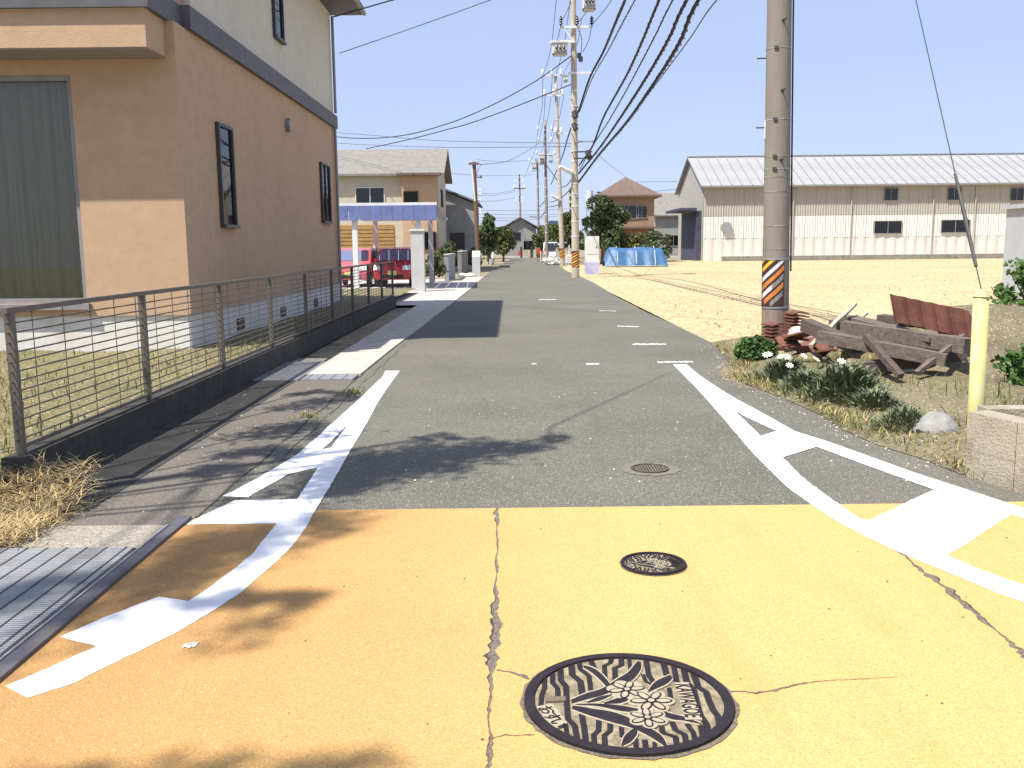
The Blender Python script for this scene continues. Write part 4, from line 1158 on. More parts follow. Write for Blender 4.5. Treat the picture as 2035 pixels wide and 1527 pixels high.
Y3, Y4, Y5 = 73.0, 106.5, 137.0
b3, b4, b5 = G(1118, 528), D(1087, 516, Y4), D(1071, 508, Y5)
q = D(1104, 150, Y3); 
p3 = pole(b3.x, Y3, q.z, .19, .11, (q.x - b3.x) / q.z, "slim grey-green utility pole behind the second one", pole_far_mat)
spiral_plate(p3, zat(1118, 513, Y3), zat(1118, 494, Y3))
q = D(1083, 240, Y4)
p4 = pole(b4.x, Y4, q.z, .21, .13, (q.x - b4.x) / q.z, "dark weathered utility pole crowded with insulators, fourth along the right side", pole_dark_mat)
q = D(1068, 318, Y5)
p5 = pole(b5.x, Y5, q.z, .2, .12, (q.x - b5.x) / q.z, "thin reddish grey utility pole near the road's far end, fifth along the right", pole_dark_mat)
for p, arms in ((p3, ((1078, 1118, 151), (1082, 1121, 191), (1104, 1128, 266))), (p4, ((1069, 1099, 259), (1070, 1098, 281), (1066, 1106, 307))), (p5, ((1052, 1080, 322), (1056, 1082, 340)))):
    for (a, b, q) in arms:
        z = zat((a + b) / 2, q, p.y); crossarm(p, D(a, q, p.y).x, D(b, q, p.y).x, z, .11)
        for k in range(3 if b - a > 26 else 2):
            x = D(a, q, p.y).x * (1 - k * .45) + D(b, q, p.y).x * k * .45
            insulator(p, x, p.y - .25, z + .05, .42, .11, insul_w if k % 2 == 0 or p is p3 else insul_d)
    for k in range(9):
        z = 3 + k * 1.0; ring(p, z, .06, steel_lt, "band", .014)
transformer(p3, D(1119, 160, Y3).x, D(1128, 160, Y3).x, zat(1123, 152, Y3), zat(1123, 165, Y3), bush=False)
transformer(p4, D(1071, 320, Y4).x, D(1083, 320, Y4).x, zat(1077, 308, Y4), zat(1077, 328, Y4))
transformer(p4, D(1090, 318, Y4).x, D(1098, 318, Y4).x, zat(1094, 309, Y4), zat(1094, 324, Y4), bush=False)
transformer(p5, D(1056, 330, Y5).x, D(1066, 330, Y5).x, zat(1060, 324, Y5), zat(1060, 337, Y5), bush=False)
MB().tube([D(1096, 389, Y3 - .4), D(1113, 398, Y3 - .2)], [.09, .12], 8).build("street_lamp", white_metal, p3.t)
MB().tube([p4.c(zat(1088, 326, Y4)), D(1117, 372, 75)], .05, 6).build("strut", frame_dk, p4.t)
# far pole and brown wooden pole
q0, q1 = D(1036, 508, 150), D(1032, 350, 150)
fp = thing("utility_pole", "distant many-armed pole standing above the house at the end of the road", "utility pole", (q0.x, 150, 0))
MB().tube([(q0.x, 150, -.2), q1], [.2, .13], 10).build("shaft", pole_dark_mat, fp)
for q, w in ((352, .9), (362, .7), (372, .8), (375, 1.0), (395, .5), (401, .6)):
    z = zat(1034, q, 150)
    MB().box(q1.x - w, q1.x + w, 149.85, 149.95, z - .06, z + .06).build("crossarm", frame_dk if q == 375 else steel_lt, fp)
    for s_ in (-1, 0, 1):
        MB().tube([(q1.x + s_ * w * .9, 149.9, z + .06), (q1.x + s_ * w * .9, 149.9, z + .45)], [.11, .06], 6).build("insulator", insul_w if s_ else insul_d, fp)
YB = 58.0
q0, q1 = D(951, 531, YB), D(942, 322, YB)
bp = thing("utility_pole", "brown timber pole with a short crossbar on the left side of the road", "utility pole", (q0.x, YB, 0))
MB().tube([(q0.x, YB, -.2), q1], [.15, .115], 12).build("shaft", wood_pole, bp)
z = q1.z - .12; MB().box(q1.x - .32, q1.x + .32, YB - .2, YB - .1, z - .06, z + .06).build("crossarm", wood_pole, bp)
MB().tube([D(938, 332, YB - .1), D(944, 400, YB - .1)], .05, 8).build("conduit", white_metal, bp)
for q in (353, 378, 386, 398, 418, 424):
    c = D(949, q, YB); MB().tube([c, c + Vector((.22, 0, .02))], .035, 6).tube([c + Vector((.22, 0, -.05)), c + Vector((.22, 0, .1))], .05, 6).build("hook", frame_dk if q % 2 else insul_w, bp)
# ------------------------------------------------------------------ overhead cables
def wire(pts, r, label, cat="cable", m=cable, group=None, twist=0.0, n=10, sides=5):
    P = smooth_path(pts, n)
    if twist: r *= 1.2
    mb = MB().tube(P, r, sides)
    if twist:
        L = 0.0; Q = []; W = smooth_path(pts, n * 9)
        ph = 0
        for i, p in enumerate(W):
            if i: ph += (W[i] - W[i - 1]).length / 0.4 * 6.28 * random.uniform(.6, 1.4)
            Q.append(p + Vector((math.cos(ph), 0, math.sin(ph))) * (r * .8 + twist * random.uniform(.2, .9)) + Vector((0, 0, -twist * 0.8)))
        mb.tube(Q, min(r * .4, .009), 4)
    o = mb.build("overhead_cable", m)
    _props(o, label, cat, group)
    return o
K = 7000.0
def bundle(px, r, label, twist, zend=None, ximp=0.0):
    pts = []
    for (a, b) in px:
        o = a - 1017.5 - (b - 763.5) * math.sin(ROLL)
        pts.append(D(a, b, min(44.6, K / o) if o > 150 else 44.6))
    d = (pts[0] - pts[2])
    k = (Y1 - pts[0].y) / d.y if abs(d.y) > .1 else 0
    start = Vector((p1.c(7).x + ximp, Y1, pts[0].z + d.z * k * 1.05 + .1))
    return wire([start] + pts, r, label, twist=twist, group="telephone cables from the near pole to the second pole")
bundle([(1310, 0), (1278, 78), (1245, 150), (1200, 232), (1180, 285), (1168, 305), (1150, 330)], .030, "thick twisted black cable, uppermost and leftmost of the telephone bundle beside the second pole", .018, ximp=-.2)
bundle([(1337, 0), (1300, 75), (1250, 170), (1210, 240), (1178, 290), (1152, 338)], .016, "thin kinked black cable between the upper two thick ones of the telephone bundle", .012, ximp=-.1)
bundle([(1365, 0), (1330, 75), (1288, 148), (1238, 226), (1190, 296), (1150, 345)], .032, "thick twisted black cable in the middle of the telephone bundle", .018, ximp=0)
bundle([(1388, 0), (1350, 85), (1300, 165), (1245, 243), (1190, 308), (1150, 362)], .034, "thickest black cable with looped tails, lowest of the telephone bundle", .03, ximp=.1)
bundle([(1425, 0), (1370, 78), (1300, 172), (1225, 266), (1192, 305)], .012, "single thin bare wire running just right of the telephone bundle", 0, ximp=.2)
for (px, r, tw, lab) in (([(1244, -4, 27), (1222, 48, 31), (1198, 105, 36), (1172, 155, 40), (1150, 220, 44.5), (1138, 247, 50), (1128, 275, 60), (1117, 312, 73), (1095, 367, 106)], .035, .015,
                          "thick black power cable sweeping down past the second pole to the far poles"),
                         ([(1264, -4, 27), (1236, 48, 31), (1206, 105, 36), (1176, 158, 40), (1152, 222, 44.6)], .014, .025, "thin spiralled cable hung right beside the thick black power cable")):
    pts = [D(*q) for q in px]
    d = pts[0] - pts[1]; k = (Y1 - pts[0].y) / d.y
    wire([pts[0] + d * k * .98] + pts, r, lab, twist=tw)
# onward cables from the second pole
wire([D(1150, 345, 44.7), D(1140, 352, 52), D(1126, 369, 64), D(1118, 372, 73)], .03, "black cable sagging from the second pole to the third pole below the lamp", group=None)
wire([D(1150, 362, 44.7), D(1137, 372, 50), D(1122, 388, 60), D(1105, 399, 80), D(1091, 402, 106)], .03, "long black cable from the second pole past the third to the fourth pole")
wire([D(1117, 397, 73), D(1108, 408, 85), D(1090, 412, 106)], .04, "lower sagging black cable between the third and fourth poles")
wire([D(1088, 380, 106), D(1082, 400, 115), D(1071, 412, 137)], .05, "black cable hanging between the fourth and fifth poles")
wire([D(1088, 412, 106), D(1080, 425, 118), D(1073, 432, 137), D(1052, 430, 148)], .05, "lowest loop of cable beyond the fourth pole near the roof at the road end")
# high wires
hv = [([(1140, -12, Y2), (1128, 20, Y2 - .1), (1114, 45, Y2 - .25)], "short jumper from the pole top to the left insulator of the second pole"),
      ([(1192, -12, Y2), (1170, 18, Y2 - .3), (1147, 48, Y2 - .25)], "jumper wire across to the middle insulator of the second pole"),
      ([(1222, -10, Y2 - 4), (1200, 22, Y2 - 2), (1176, 50, Y2 - .3)], "line wire reaching the right insulator of the second pole"),
      ([(1106, -6, Y2), (1097, 82, 56), (1088, 125, 66), (1079, 148, Y3)], "leftmost thin wire dropping to the left end of the third pole's top arm"),
      ([(1134, -6, Y2), (1120, 94, 58), (1105, 147, Y3)], "thin wire running down to the top of the third pole"),
      ([(1156, 36, Y2), (1146, 90, 58), (1119, 150, Y3)], "thin wire falling behind the second pole to the right end of the third pole's arm"),
      ([(1114, 52, Y2 - .3), (1109, 75, Y2 - .3), (1104, 87, Y2 - .5)], "lead from the left insulator down to the left transformer of the second pole"),
      ([(1175, 55, Y2 - .3), (1170, 80, Y2 - .3), (1158, 104, Y2 - .3)], "lead from the right insulator down to the fuse holders of the second pole"),
      ([(1147, 55, Y2 - .3), (1156, 78, Y2 - .4), (1154, 110, Y2 - .3)], "looped lead right of the second pole"),
      ([(1079, 153, Y3), (1077, 215, 92), (1069, 255, Y4)], "thin wire from the third pole's left arm end to the fourth pole"),
      ([(1098, 151, Y3), (1092, 215, 92), (1084, 257, Y4)], "thin wire from the third pole's top arm to the fourth pole's middle"),
      ([(1118, 152, Y3), (1109, 215, 92), (1098, 257, Y4)], "thin wire from the third pole's right arm end to the fourth pole"),
      ([(1083, 193, Y3), (1080, 240, 92), (1070, 280, Y4)], "thin wire from the third pole's lower arm to the fourth pole's lower arm"),
      ([(1120, 193, Y3), (1110, 240, 92), (1097, 280, Y4)], "thin wire from the right of the third pole's lower arm to the fourth pole"),
      ([(1069, 259, Y4), (1064, 300, 122), (1054, 320, Y5)], "thin wire from the fourth pole's left arm end to the fifth pole"),
      ([(1084, 259, Y4), (1077, 300, 122), (1067, 320, Y5)], "thin wire from the fourth pole's middle to the fifth pole top"),
      ([(1098, 259, Y4), (1090, 300, 122), (1079, 321, Y5)], "thin wire from the fourth pole's right arm end to the fifth pole"),
      ([(1054, 322, Y5), (1045, 345, 145), (1038, 352, 150)], "thin wire from the fifth pole to the distant many-armed pole")]
for px, lab in hv:
    wire([D(*q) for q in px], .016 if px[0][2] < 50 else .022, lab + "", "wire", cable)
# service drops to the left
wire([D(1141, 107, Y2), D(1073, 156, 45.5), D(1004, 196, 46.5), D(935, 229, 47.5), D(884, 248, 48), D(815, 267, 49), D(746, 275, 50), D(676, 273, 51), D(600, 262, 52)], .024,
     "grey service wire curving from the second pole down to the left, upper of the two", "wire", cable)
wire([D(1140, 166, Y2), D(1073, 193, 45.5), D(1004, 220, 46.5), D(935, 245, 48), D(884, 259, 49), D(815, 277, 52), D(728, 296, 57)], .024,
     "lower grey service wire curving from the second pole to the carport house's roof", "wire", cable)
wire([D(640, 262, 60), D(725, 268, 58), D(860, 279, 54), D(1000, 283, 50), D(1143, 285, 45)], .018, "upper of two nearly level wires crossing left of the second pole", "wire", wire_grey)
wire([D(640, 282, 60), D(725, 288, 58), D(884, 293, 54), D(1000, 293, 50), D(1143, 291, 45)], .018, "lower of two nearly level wires crossing left of the second pole", "wire", wire_grey)
def through(a, b, xe, ye):
    """end point at the near pole so that the straight wire from a passes over the picture point b"""
    for k in range(200):
        Y = a.y + (ye - a.y) * k / 200; q = D(b[0], b[1], Y); t = (q.x - a.x) / (xe - a.x)
        if t > k / 200: continue
        return Vector((xe, ye, a.z + (q.z - a.z) * 200 / max(k, 1)))
    return Vector((xe, ye, 9))
for a, b, r_, m_, lab in (((662, 34, 22.6), (767, 0), .016, cable, "thick black drop wire at the top left by the roof corner of the near house"),
                          ((675, 106, 22.5), (960, -2), .0095, wire_grey, "single grey wire rising from the upper wall of the near house across the sky")):
    a = D(*a); e = through(a, b, 3.9, Y1)
    wire([a, a.lerp(e, .33) + Vector((0, 0, -.05)), a.lerp(e, .66) + Vector((0, 0, -.05)), e], r_, lab, "wire", m_)
wire([D(944, 324, YB), D(956, 327, 59), D(1004, 321.6, 72), D(1038, 306, 88), D(1087, 275, Y4)], .022, "thin wire looping from the brown timber pole up to the fourth pole", "wire", wire_grey)
wire([D(956, 327, 59), D(949, 340, YB), D(948, 353, YB)], .02, "short drop lead at the head of the brown timber pole", "wire", wire_grey)
for (a, b, c, e, lab) in ((318, 949, 319, 1052, "upper level wire from behind the brown timber pole to the fifth pole"),
                          (345, 890, 348, 1058, "level wire crossing the sky just below the head of the brown timber pole"),
                          (385, 949, 378, 1024, "upper line from the brown timber pole to the distant many-armed pole"),
                          (389, 949, 381, 1024, "second line from the brown timber pole to the distant many-armed pole"),
                          (400, 949, 393, 1026, "sagging line from the brown timber pole to the distant pole below the pair"),
                          (418, 952, 414, 1150, "long low wire crossing the road beyond the fourth pole, uppermost of the low set"),
                          (425, 952, 424, 1150, "low wire crossing the road just above the far roof"),
                          (433, 955, 428, 1135, "lower wire crossing the road above the far roof"),
                          (438, 965, 434, 1090, "lowest wire crossing the road, touching the far roofline")):
    wire([D(b, a, 100), D((b + e) / 2, (a + c) / 2 + 3, 120), D(e, c, 140)], .022, lab, "wire", wire_grey)
wire([D(1185, 306, Y2), D(1215, 330, 60), D(1250, 357, 84)], .012, "thin service wire from the second pole down to the brown hipped roof", "wire", wire_grey)
wire([D(1262, 362, 86), D(1345, 361, 90)], .02, "level thin wire between the brown house roof and the warehouse gable", "wire", wire_grey)
wire([D(1262, 385, 86), D(1345, 376, 90)], .02, "sloping thin wire below the level one beside the warehouse gable", "wire", wire_grey)

# ------------------------------------------------------------------ right verge
nv = 60
ev, ef = [], []
for i in range(nv + 1):
    k = i / nv * (len(EDGE_R) - 4.001); a, b = Vector(EDGE_R[int(k)]), Vector(EDGE_R[int(k) + 1]); e = a.lerp(b, k % 1)
    for j in range(15):
        t = j / 14; w = 4.0
        x = e.x - .02 + w * t; y = e.y + .25 * t
        z = 0.006 + .10 * min(1, t * 5) + .05 * math.sin(x * 4.1 + y * 2.2) * min(1, t * 4) * .6 + random.uniform(-.012, .012) * min(1, t * 8)
        ev.append((x, y, z))
for i in range(nv):
    for j in range(14):
        k = i * 15 + j; ef.append((k, k + 1, k + 16, k + 15))
o = MB().add(ev, ef).build("verge", verge_mat, smooth=True); o["kind"] = "structure"

def clump(px, py, rx, ry, hgt, n, m, label, flowers=0, wid=.021, ln=.17):
    c = G(px, py); t = thing("verge_plant", label, "plant", (c.x, c.y, .06), "leafy plants along the right verge")
    x = RNG.normal(0, rx * .5, n); y = RNG.normal(0, ry * .5, n)
    dome = np.clip(1 - (x / rx) ** 2 - (y / ry) ** 2, 0, 1)
    z = dome * hgt * RNG.uniform(.15, .85, n)
    v, f = blades(c.x + x, c.y + y, .05 + z, RNG.uniform(.25, 1, n) * ln * .62, RNG.uniform(.3, 1, n) * ln * .8, RNG.uniform(.7, 1.3, n) * wid, np.arctan2(y, x) + RNG.normal(0, .9, n))
    v = v - np.array([c.x, c.y, .06]); raw("foliage", v, f, m, t)
    fl = None
    for k in range(flowers):
        a = random.uniform(2.6, 5.6); fx, fy = math.cos(a) * rx * random.uniform(.5, .95), math.sin(a) * ry * random.uniform(.5, .95)
        zz = hgt * .8 + .04 + random.uniform(0, .05)
        if fl is None:
            mb = MB(); pv, pf = [(0, 0, .004)], []
            for q in range(32):
                an = 2 * math.pi * q / 32; rr = .042 if q % 4 < 2 else .027
                pv.append((math.cos(an) * rr, math.sin(an) * rr, .018))
            pf = [(0, q + 1, (q + 1) % 32 + 1) for q in range(32)]
            mb.add(pv, pf); fl = mb.build("flower", petal, t, local=True); fl.location = (fx, fy, zz); fl.rotation_euler = (R(35), 0, 0)
            e = MB().tube([(0, 0, .004), (0, 0, .016)], .011, 8).build("flower_eye", petal_y, fl, local=True)
        else:
            g = inst(fl, "flower", t, (fx, fy, zz), (R(random.uniform(10, 50)), R(random.uniform(-30, 30)), 0))
            inst(fl.children[0], "flower_eye", g)
    return t
clump(1562, 762, .26, .3, .24, 700, leaf_d, "grey-green long-leaved plant with white flowers just in front of the tile stack", 5)
clump(1604, 782, .22, .26, .17, 500, leaf_d, "smaller grey-green plant wedged between the flowering plant and the big leafy dome", 1)
clump(1682, 800, .36, .36, .34, 1250, leaf_d, "big dome of grey-green leaves, largest plant on the right verge", 2)
clump(1738, 822, .2, .22, .13, 330, leaf_d, "low dark tuft right beside the big leafy dome")
clump(1795, 862, .24, .22, .17, 620, leaf_d, "small dark leafy plant close to the grey stone", 0, .012, .11)
c = G(1500, 722); t = thing("shrub", "round bright green leafy shrub at the left foot of the near utility pole", "shrub", (c.x, c.y, .03))
n = 1500; q = RNG.normal(size=(n, 3)); q /= np.linalg.norm(q, axis=1)[:, None]; q *= RNG.uniform(.5, 1, n)[:, None] ** .5
cen = np.stack([c.x + q[:, 0] * .26, c.y + q[:, 1] * .26, .17 + q[:, 2] * .17 + .02 * np.sin(q[:, 0] * 9)], 1)
v, f = leaf_quads(cen, .052, .8); raw("foliage", v - np.array([c.x, c.y, .03]), f, leaf_c, t)
MB().tube([(c.x, c.y, 0), (c.x + .03, c.y, .2)], [.015, .008], 6).build("stem", bark, t)
n = 5200
k = RNG.uniform(0, len(EDGE_R) - 4.2, n); i0 = k.astype(int); E = np.array(EDGE_R); e = E[i0] + (E[i0 + 1] - E[i0]) * (k - i0)[:, None]
x = e[:, 0] + np.abs(RNG.normal(0.10, .26, n)) - .04; y = e[:, 1] + RNG.normal(0, .1, n)
keep = np.sin(x * 5 + y * 3.3) + RNG.normal(0, .6, n) > -.2
x, y = x[keep], y[keep]; n = len(x)
v, f = blades(x, y, np.full(n, .03), RNG.uniform(.015, .075, n), RNG.uniform(.02, .10, n), RNG.uniform(.004, .009, n), RNG.uniform(0, 6.28, n))
h = n * 68 // 100
o = raw("verge_grass", v[:h * 6], np.concatenate([f[:h], f[n:n + h]]), grass_mat); o["kind"] = "stuff"
o = raw("verge_straw", v[h * 6:], np.concatenate([f[h:n], f[n + h:]]) - h * 6, straw); o["kind"] = "stuff"
n = 2500
c = G(1500, 758); x = RNG.normal(c.x + .1, .3, n); y = RNG.normal(c.y + .1, .45, n); ok = x > c.x - .32
v, f = blades(x[ok], y[ok], np.full(ok.sum(), .02), RNG.uniform(0, .03, ok.sum()), RNG.uniform(.04, .12, ok.sum()), RNG.uniform(.003, .006, ok.sum()), RNG.uniform(0, 6.28, ok.sum()))
o = raw("dry_clippings", v, f, straw); o["kind"] = "stuff"

def lump(name, label, cat, cx, cy, cz, sx, sy, sz, m, seed, group=None):
    rnd = random.Random(seed)
    bm = bmesh.new(); bmesh.ops.create_icosphere(bm, subdivisions=3, radius=1)
    ph = [rnd.uniform(0, 6) for _ in range(6)]
    for v_ in bm.verts:
        p = v_.co; d = 1 + .14 * math.sin(p.x * 2.7 + ph[0]) + .12 * math.sin(p.y * 3.3 + ph[1]) + .1 * math.sin(p.z * 3.9 + ph[2]) + .05 * math.sin(p.x * 8 + ph[3]) * math.sin(p.y * 7 + ph[4])
        v_.co = Vector((p.x * sx * d, p.y * sy * d, max(p.z, -.55) * sz * d))
    me = bpy.data.meshes.new(name); bm.to_mesh(me); bm.free()
    me.materials.append(m); me.polygons.foreach_set("use_smooth", [True] * len(me.polygons))
    o = bpy.data.objects.new(name, me); COL.objects.link(o); o.location = (cx, cy, cz)
    return _props(o, label, cat, group)
c = G(1868, 876); lump("stone", "rounded grey stone on the verge next to the concrete block wall", "stone", c.x, c.y + .12, .07, .18, .14, .125, rock_mat, 3)

# reddish tiles stacked against the near pole
tile_src = None
def tile_stack(cx, cy, n, z0, dz, ry=.0):
    global tile_src
    for k in range(n):
        if tile_src is None:
            me = MB(); v = []; nn = 10
            for i in range(nn + 1):
                u = -0.125 + .25 * i / nn; zz = .012 * math.cos(u / .125 * math.pi)
                for yy in (-.15, .15):
                    v += [(u, yy, zz), (u, yy, zz + .022)]
            f = []
            for i in range(nn):
                a = i * 4; b = a + 4
                f += [(a, b, b + 1, a + 1), (a + 2, a + 3, b + 3, b + 2), (a + 1, b + 1, b + 3, a + 3), (a, a + 2, b + 2, b)]
            f += [(0, 1, 3, 2), (nn * 4, nn * 4 + 2, nn * 4 + 3, nn * 4 + 1)]
            o = me.add(v, f).build("roof_tile", tile_red)
            tile_src = o
            _props(o, "reddish brown clay roof tile in the stack against the foot of the near utility pole", "roof tile", "roof tiles stacked at the near pole")
        else:
            o = tile_src.copy(); COL.objects.link(o)
        o.location = (cx + random.uniform(-.012, .012), cy + random.uniform(-.01, .01), z0 + k * dz)
        o.rotation_euler = (0, ry, random.uniform(-.08, .08) + .2)
c = G(1543, 712); tile_stack(c.x + .01, c.y + .1, 9, .07, .046)
c = G(1580, 695); tile_stack(c.x + .0, c.y + .0, 11, .06, .046)
c = G(1530, 722)
t = thing("crate", "small indigo box with two cream cards at the foot of the tile stack", "box", (c.x, c.y, .05))
MB().box(c.x - .055, c.x + .05, c.y - .05, c.y + .06, .05, .15).build("box_body", blue_box, t)
for k in range(2): MB().box(c.x + .052, c.x + .16, c.y - .06 + k * .01, c.y - .05 + k * .01, .06 + k * .055, .105 + k * .055).build("card", cream_card, t)

# scrap heap behind the verge
o = lump("earth_mound", "low grey-brown mound of earth and weeds under the scrap timber", "mound", 5.0, 10.6, .0, 1.25, .9, .36, verge_mat, 8)
o = lump("earth_mound", "higher weedy mound of earth rising behind the scrap timber at the right", "mound", 6.7, 12.6, .0, 1.7, 1.2, .62, verge_mat, 9)
def beam(label, a, b, w, h, m, name="timber_beam", group="weathered timbers on the scrap heap"):
    a, b = Vector(a), Vector(b)
    o = MB()
    n = 8; d = (b - a); L = d.length; d.normalize(); s = d.cross(Vector((0, 0, 1))).normalized(); u = s.cross(d)
    v = []
    for i in range(n + 1):
        p = a + d * L * i / n; j = random.uniform(-.006, .006)
        for (q, r_) in ((-1, -1), (1, -1), (1, 1), (-1, 1)):
            v.append(p - a + s * (w / 2 * q + j) + u * (h / 2 * r_ + random.uniform(-.004, .004)))
    f = [(i * 4 + k, i * 4 + (k + 1) % 4, i * 4 + 4 + (k + 1) % 4, i * 4 + 4 + k) for i in range(n) for k in range(4)] + [(3, 2, 1, 0), (n * 4, n * 4 + 1, n * 4 + 2, n * 4 + 3)]
    ob = o.add(v, f).build(name, m); ob.location = a
    return _props(ob, label, "timber", group)
def at(px, py, Y): return D(px, py, Y)
lath = mat("pale_lath", (.4, .33, .22), (.5, .42, .3), scale=6, rough=.9)
beam("long grey weathered beam along the top of the scrap heap", at(1655, 648, 11.0), at(1925, 688, 9.5), .16, .15, timber)
beam("grey beam tilted up to the left in the middle of the scrap heap", at(1625, 668, 10.2), at(1880, 716, 9.5), .14, .13, timber)
beam("dark short beam poking out at the left end of the scrap heap", at(1602, 646, 10.9), at(1705, 690, 10.0), .14, .14, timber_dk)
beam("dark beam half buried at the front of the scrap heap", at(1680, 736, 9.8), at(1915, 706, 9.9), .13, .12, timber_dk)
beam("broken grey plank lying across the middle of the scrap heap", at(1690, 632, 11.2), at(1862, 676, 9.8), .2, .05, timber)
beam("short dark plank under the rust-brown iron strip", at(1750, 634, 10.9), at(1915, 652, 10.1), .16, .10, timber_dk)
beam("grey post end propping the right end of the iron strip", at(1875, 668, 10.2), at(1922, 630, 10.3), .13, .13, timber)
beam("split dark stick slanting down across the front beams", at(1720, 668, 9.9), at(1790, 748, 9.3), .07, .06, timber_dk)
beam("thin grey stick slanting the other way at the right of the scrap heap", at(1915, 668, 9.7), at(1822, 742, 9.4), .06, .05, timber)
beam("thin pale lath leaning across the left of the scrap heap", at(1612, 688, 10.3), at(1700, 604, 11.2), .05, .03, lath)
beam("thin pale lath crossing low behind the dark short beam", at(1650, 690, 10.6), at(1722, 622, 11.4), .04, .03, lath)
a, b = at(1768, 585, 10.5), at(1925, 618, 10.0)
d = (b - a).normalized(); mb = MB(); v = []; n = 22
for i in range(n + 1):
    p = a + (b - a) * i / n; off = .035 * math.sin(i * 1.57)
    v += [p - a + Vector((0, off, 0)), p - a + Vector((0.02, off - .12, -.30))]
ob = mb.add(v, [(2 * i, 2 * i + 2, 2 * i + 3, 2 * i + 1) for i in range(n)]).build("iron_sheet", rust_sheet); ob.location = a
sm = ob.modifiers.new("thickness", 'SOLIDIFY'); sm.thickness = .012
_props(ob, "rust-brown corrugated iron strip tilted over the top of the scrap heap", "metal sheet")
c = at(1600, 668, 11.4)
for k in range(7):
    o = tile_src.copy(); COL.objects.link(o); o.name = "roof_tile"
    o["label"] = "dull red roof tile tumbled loose at the left end of the scrap heap"; o["group"] = "loose tiles beside the scrap heap"
    o.location = (c.x + random.uniform(-.28, .28), c.y + random.uniform(-.2, .2), .10 + k * .05)
    o.rotation_euler = (random.uniform(-.5, .5), random.uniform(-.5, .5), random.uniform(0, 3))
c = G(1600, 712); lump("rubble_sack", "whitish lumpy sack right beside the tile stack", "sack", c.x + .05, c.y + .35, .16, .19, .2, .24, stone_wh, 5)
c = at(1848, 716, 9.0); lump("rubble_stone", "pale stone lying low in front of the scrap timber", "stone", c.x + .1, c.y + 0.9, .16, .13, .1, .08, stone_wh, 6)
for k, (a, b, s_) in enumerate(((1700, 735, .11), (1770, 745, .13), (1640, 738, .1), (1830, 760, .12))):
    c = G(a, b + 15); lump("rubble_stone", ["brown clod below the left beam of the scrap heap", "larger brown clod below the middle of the scrap heap", "small brown clod behind the big leafy dome",
        "brown clod to the right, left of the yellow guard"][k], "clod", c.x, c.y + .6, .13, s_ * 1.3, s_, s_, garden_mat, 20 + k)
n = 2600; x = RNG.uniform(3.3, 7.2, n); y = RNG.uniform(6.8, 12, n); keep = np.sin(x * 2.3) * np.cos(y * 1.9) + RNG.normal(0, .4, n) > -.05; x, y = x[keep], y[keep]; n = len(x)
v, f = blades(x, y, np.full(n, .06), RNG.uniform(.05, .2, n), RNG.uniform(.02, .12, n), RNG.uniform(.007, .015, n), RNG.uniform(0, 6.28, n))
o = raw("rough_grass", v, f, grass_mat); o["kind"] = "stuff"

n = 9000; x = RNG.uniform(3.6, 34, n); y = 14.4 + RNG.uniform(0, 1, n) ** 1.5 * 45; keep = (np.sin(x * .9 + 2 * np.sin(y * .31)) * np.cos(y * .7) + RNG.normal(0, .35, n) > .35) & (x < 3.2 + y * .55) & (x > 3.4 + .02 * y); x, y = x[keep], y[keep]; n = len(x)
v, f = blades(x, y, np.full(n, -.02), RNG.uniform(.02, .09, n), RNG.uniform(.02, .12, n), RNG.uniform(.012, .03, n), RNG.uniform(0, 6.28, n))
o = raw("field_stubble", v, f, straw); o["kind"] = "stuff"

pts = []
for i in range(2600):
    y = 14.6 + random.random() ** 1.7 * 40; x = random.uniform(3.5 + .01 * y, 3.2 + .62 * y)
    if math.sin(x * .7 + 1.5 * math.sin(y * .4)) + random.gauss(0, .6) > .2: pts.append((x, y, -.012))
grit("field_clods", pts, .015, .05, sand_mat)
# concrete block wall with yellow guard and stay wire
bw = thing("block_wall", "low aged concrete block wall at the right edge, next to the grey stone", "wall", (2.96, 5.6, 0))
wl, wr = G(1917, 946), G(2035, 983)
dx = (wr - wl).normalized(); nr = Vector((-dx.y, dx.x, 0)); nr = nr if nr.x > 0 else -nr
L = 0.0
for k in range(6):
    a = wl + dx * (k * .40); b = wl + dx * (k * .40 + .394)
    for r_ in range(2):
        z0, z1 = -.02 + r_ * .2, .178 + r_ * .245
        q = [a, b, b + nr * .16, a + nr * .16]
        MB().prism([(p.x, p.y) for p in q], z0, z1 + (0.002 * (k % 3))).build("block", beige_conc, bw)
bw2 = thing("block_wall", "concrete wall running away to the right behind the yellow guard", "wall", (3.5, 6.2, 0))
for k in range(6):
    MB().box(3.13 + k * .402, 3.13 + k * .402 + .395, 6.02, 6.17, -.02, .41 + .003 * (k % 2)).build("block", beige_conc, bw2)
Yg = 6.55
g0, g1 = D(1938, 850, Yg), D(1950, 590, Yg)
yg = thing("stay_guard", "tall stained yellow plastic guard standing behind the block wall at the right edge", "guard post", (g0.x, Yg, 0))
MB().tube([(g0.x, Yg, -.02), g0, g1], [.055, .055, .052], 14).build("sleeve", yellow_guard, yg, smooth=True)
MB().tube([g1, g1 + Vector((.002, 0, .05))], [.058, .03], 14).build("cap", mat("buff_cap", (.55, .42, .2), (.62, .48, .25), scale=6, rough=.7), yg)
top = D(1545, -1217, Y1)
p0 = g1 + Vector((0, 0, .04))
sw = wire([p0, p0.lerp(top, .5), top], .0042, "thin stay wire slanting up the sky from the yellow guard to the near pole", "wire", cable)
t0, t1 = p0.lerp(top, .015), p0.lerp(top, .075)
st = thing("stay_grip", "dark grip sleeve wrapped round the foot of the stay wire above the yellow guard", "wire grip", tuple(t0))
MB().tube([t0, t0.lerp(t1, .5), t1], [.012, .015, .010], 8).build("grip_rod", frame_dk, st)
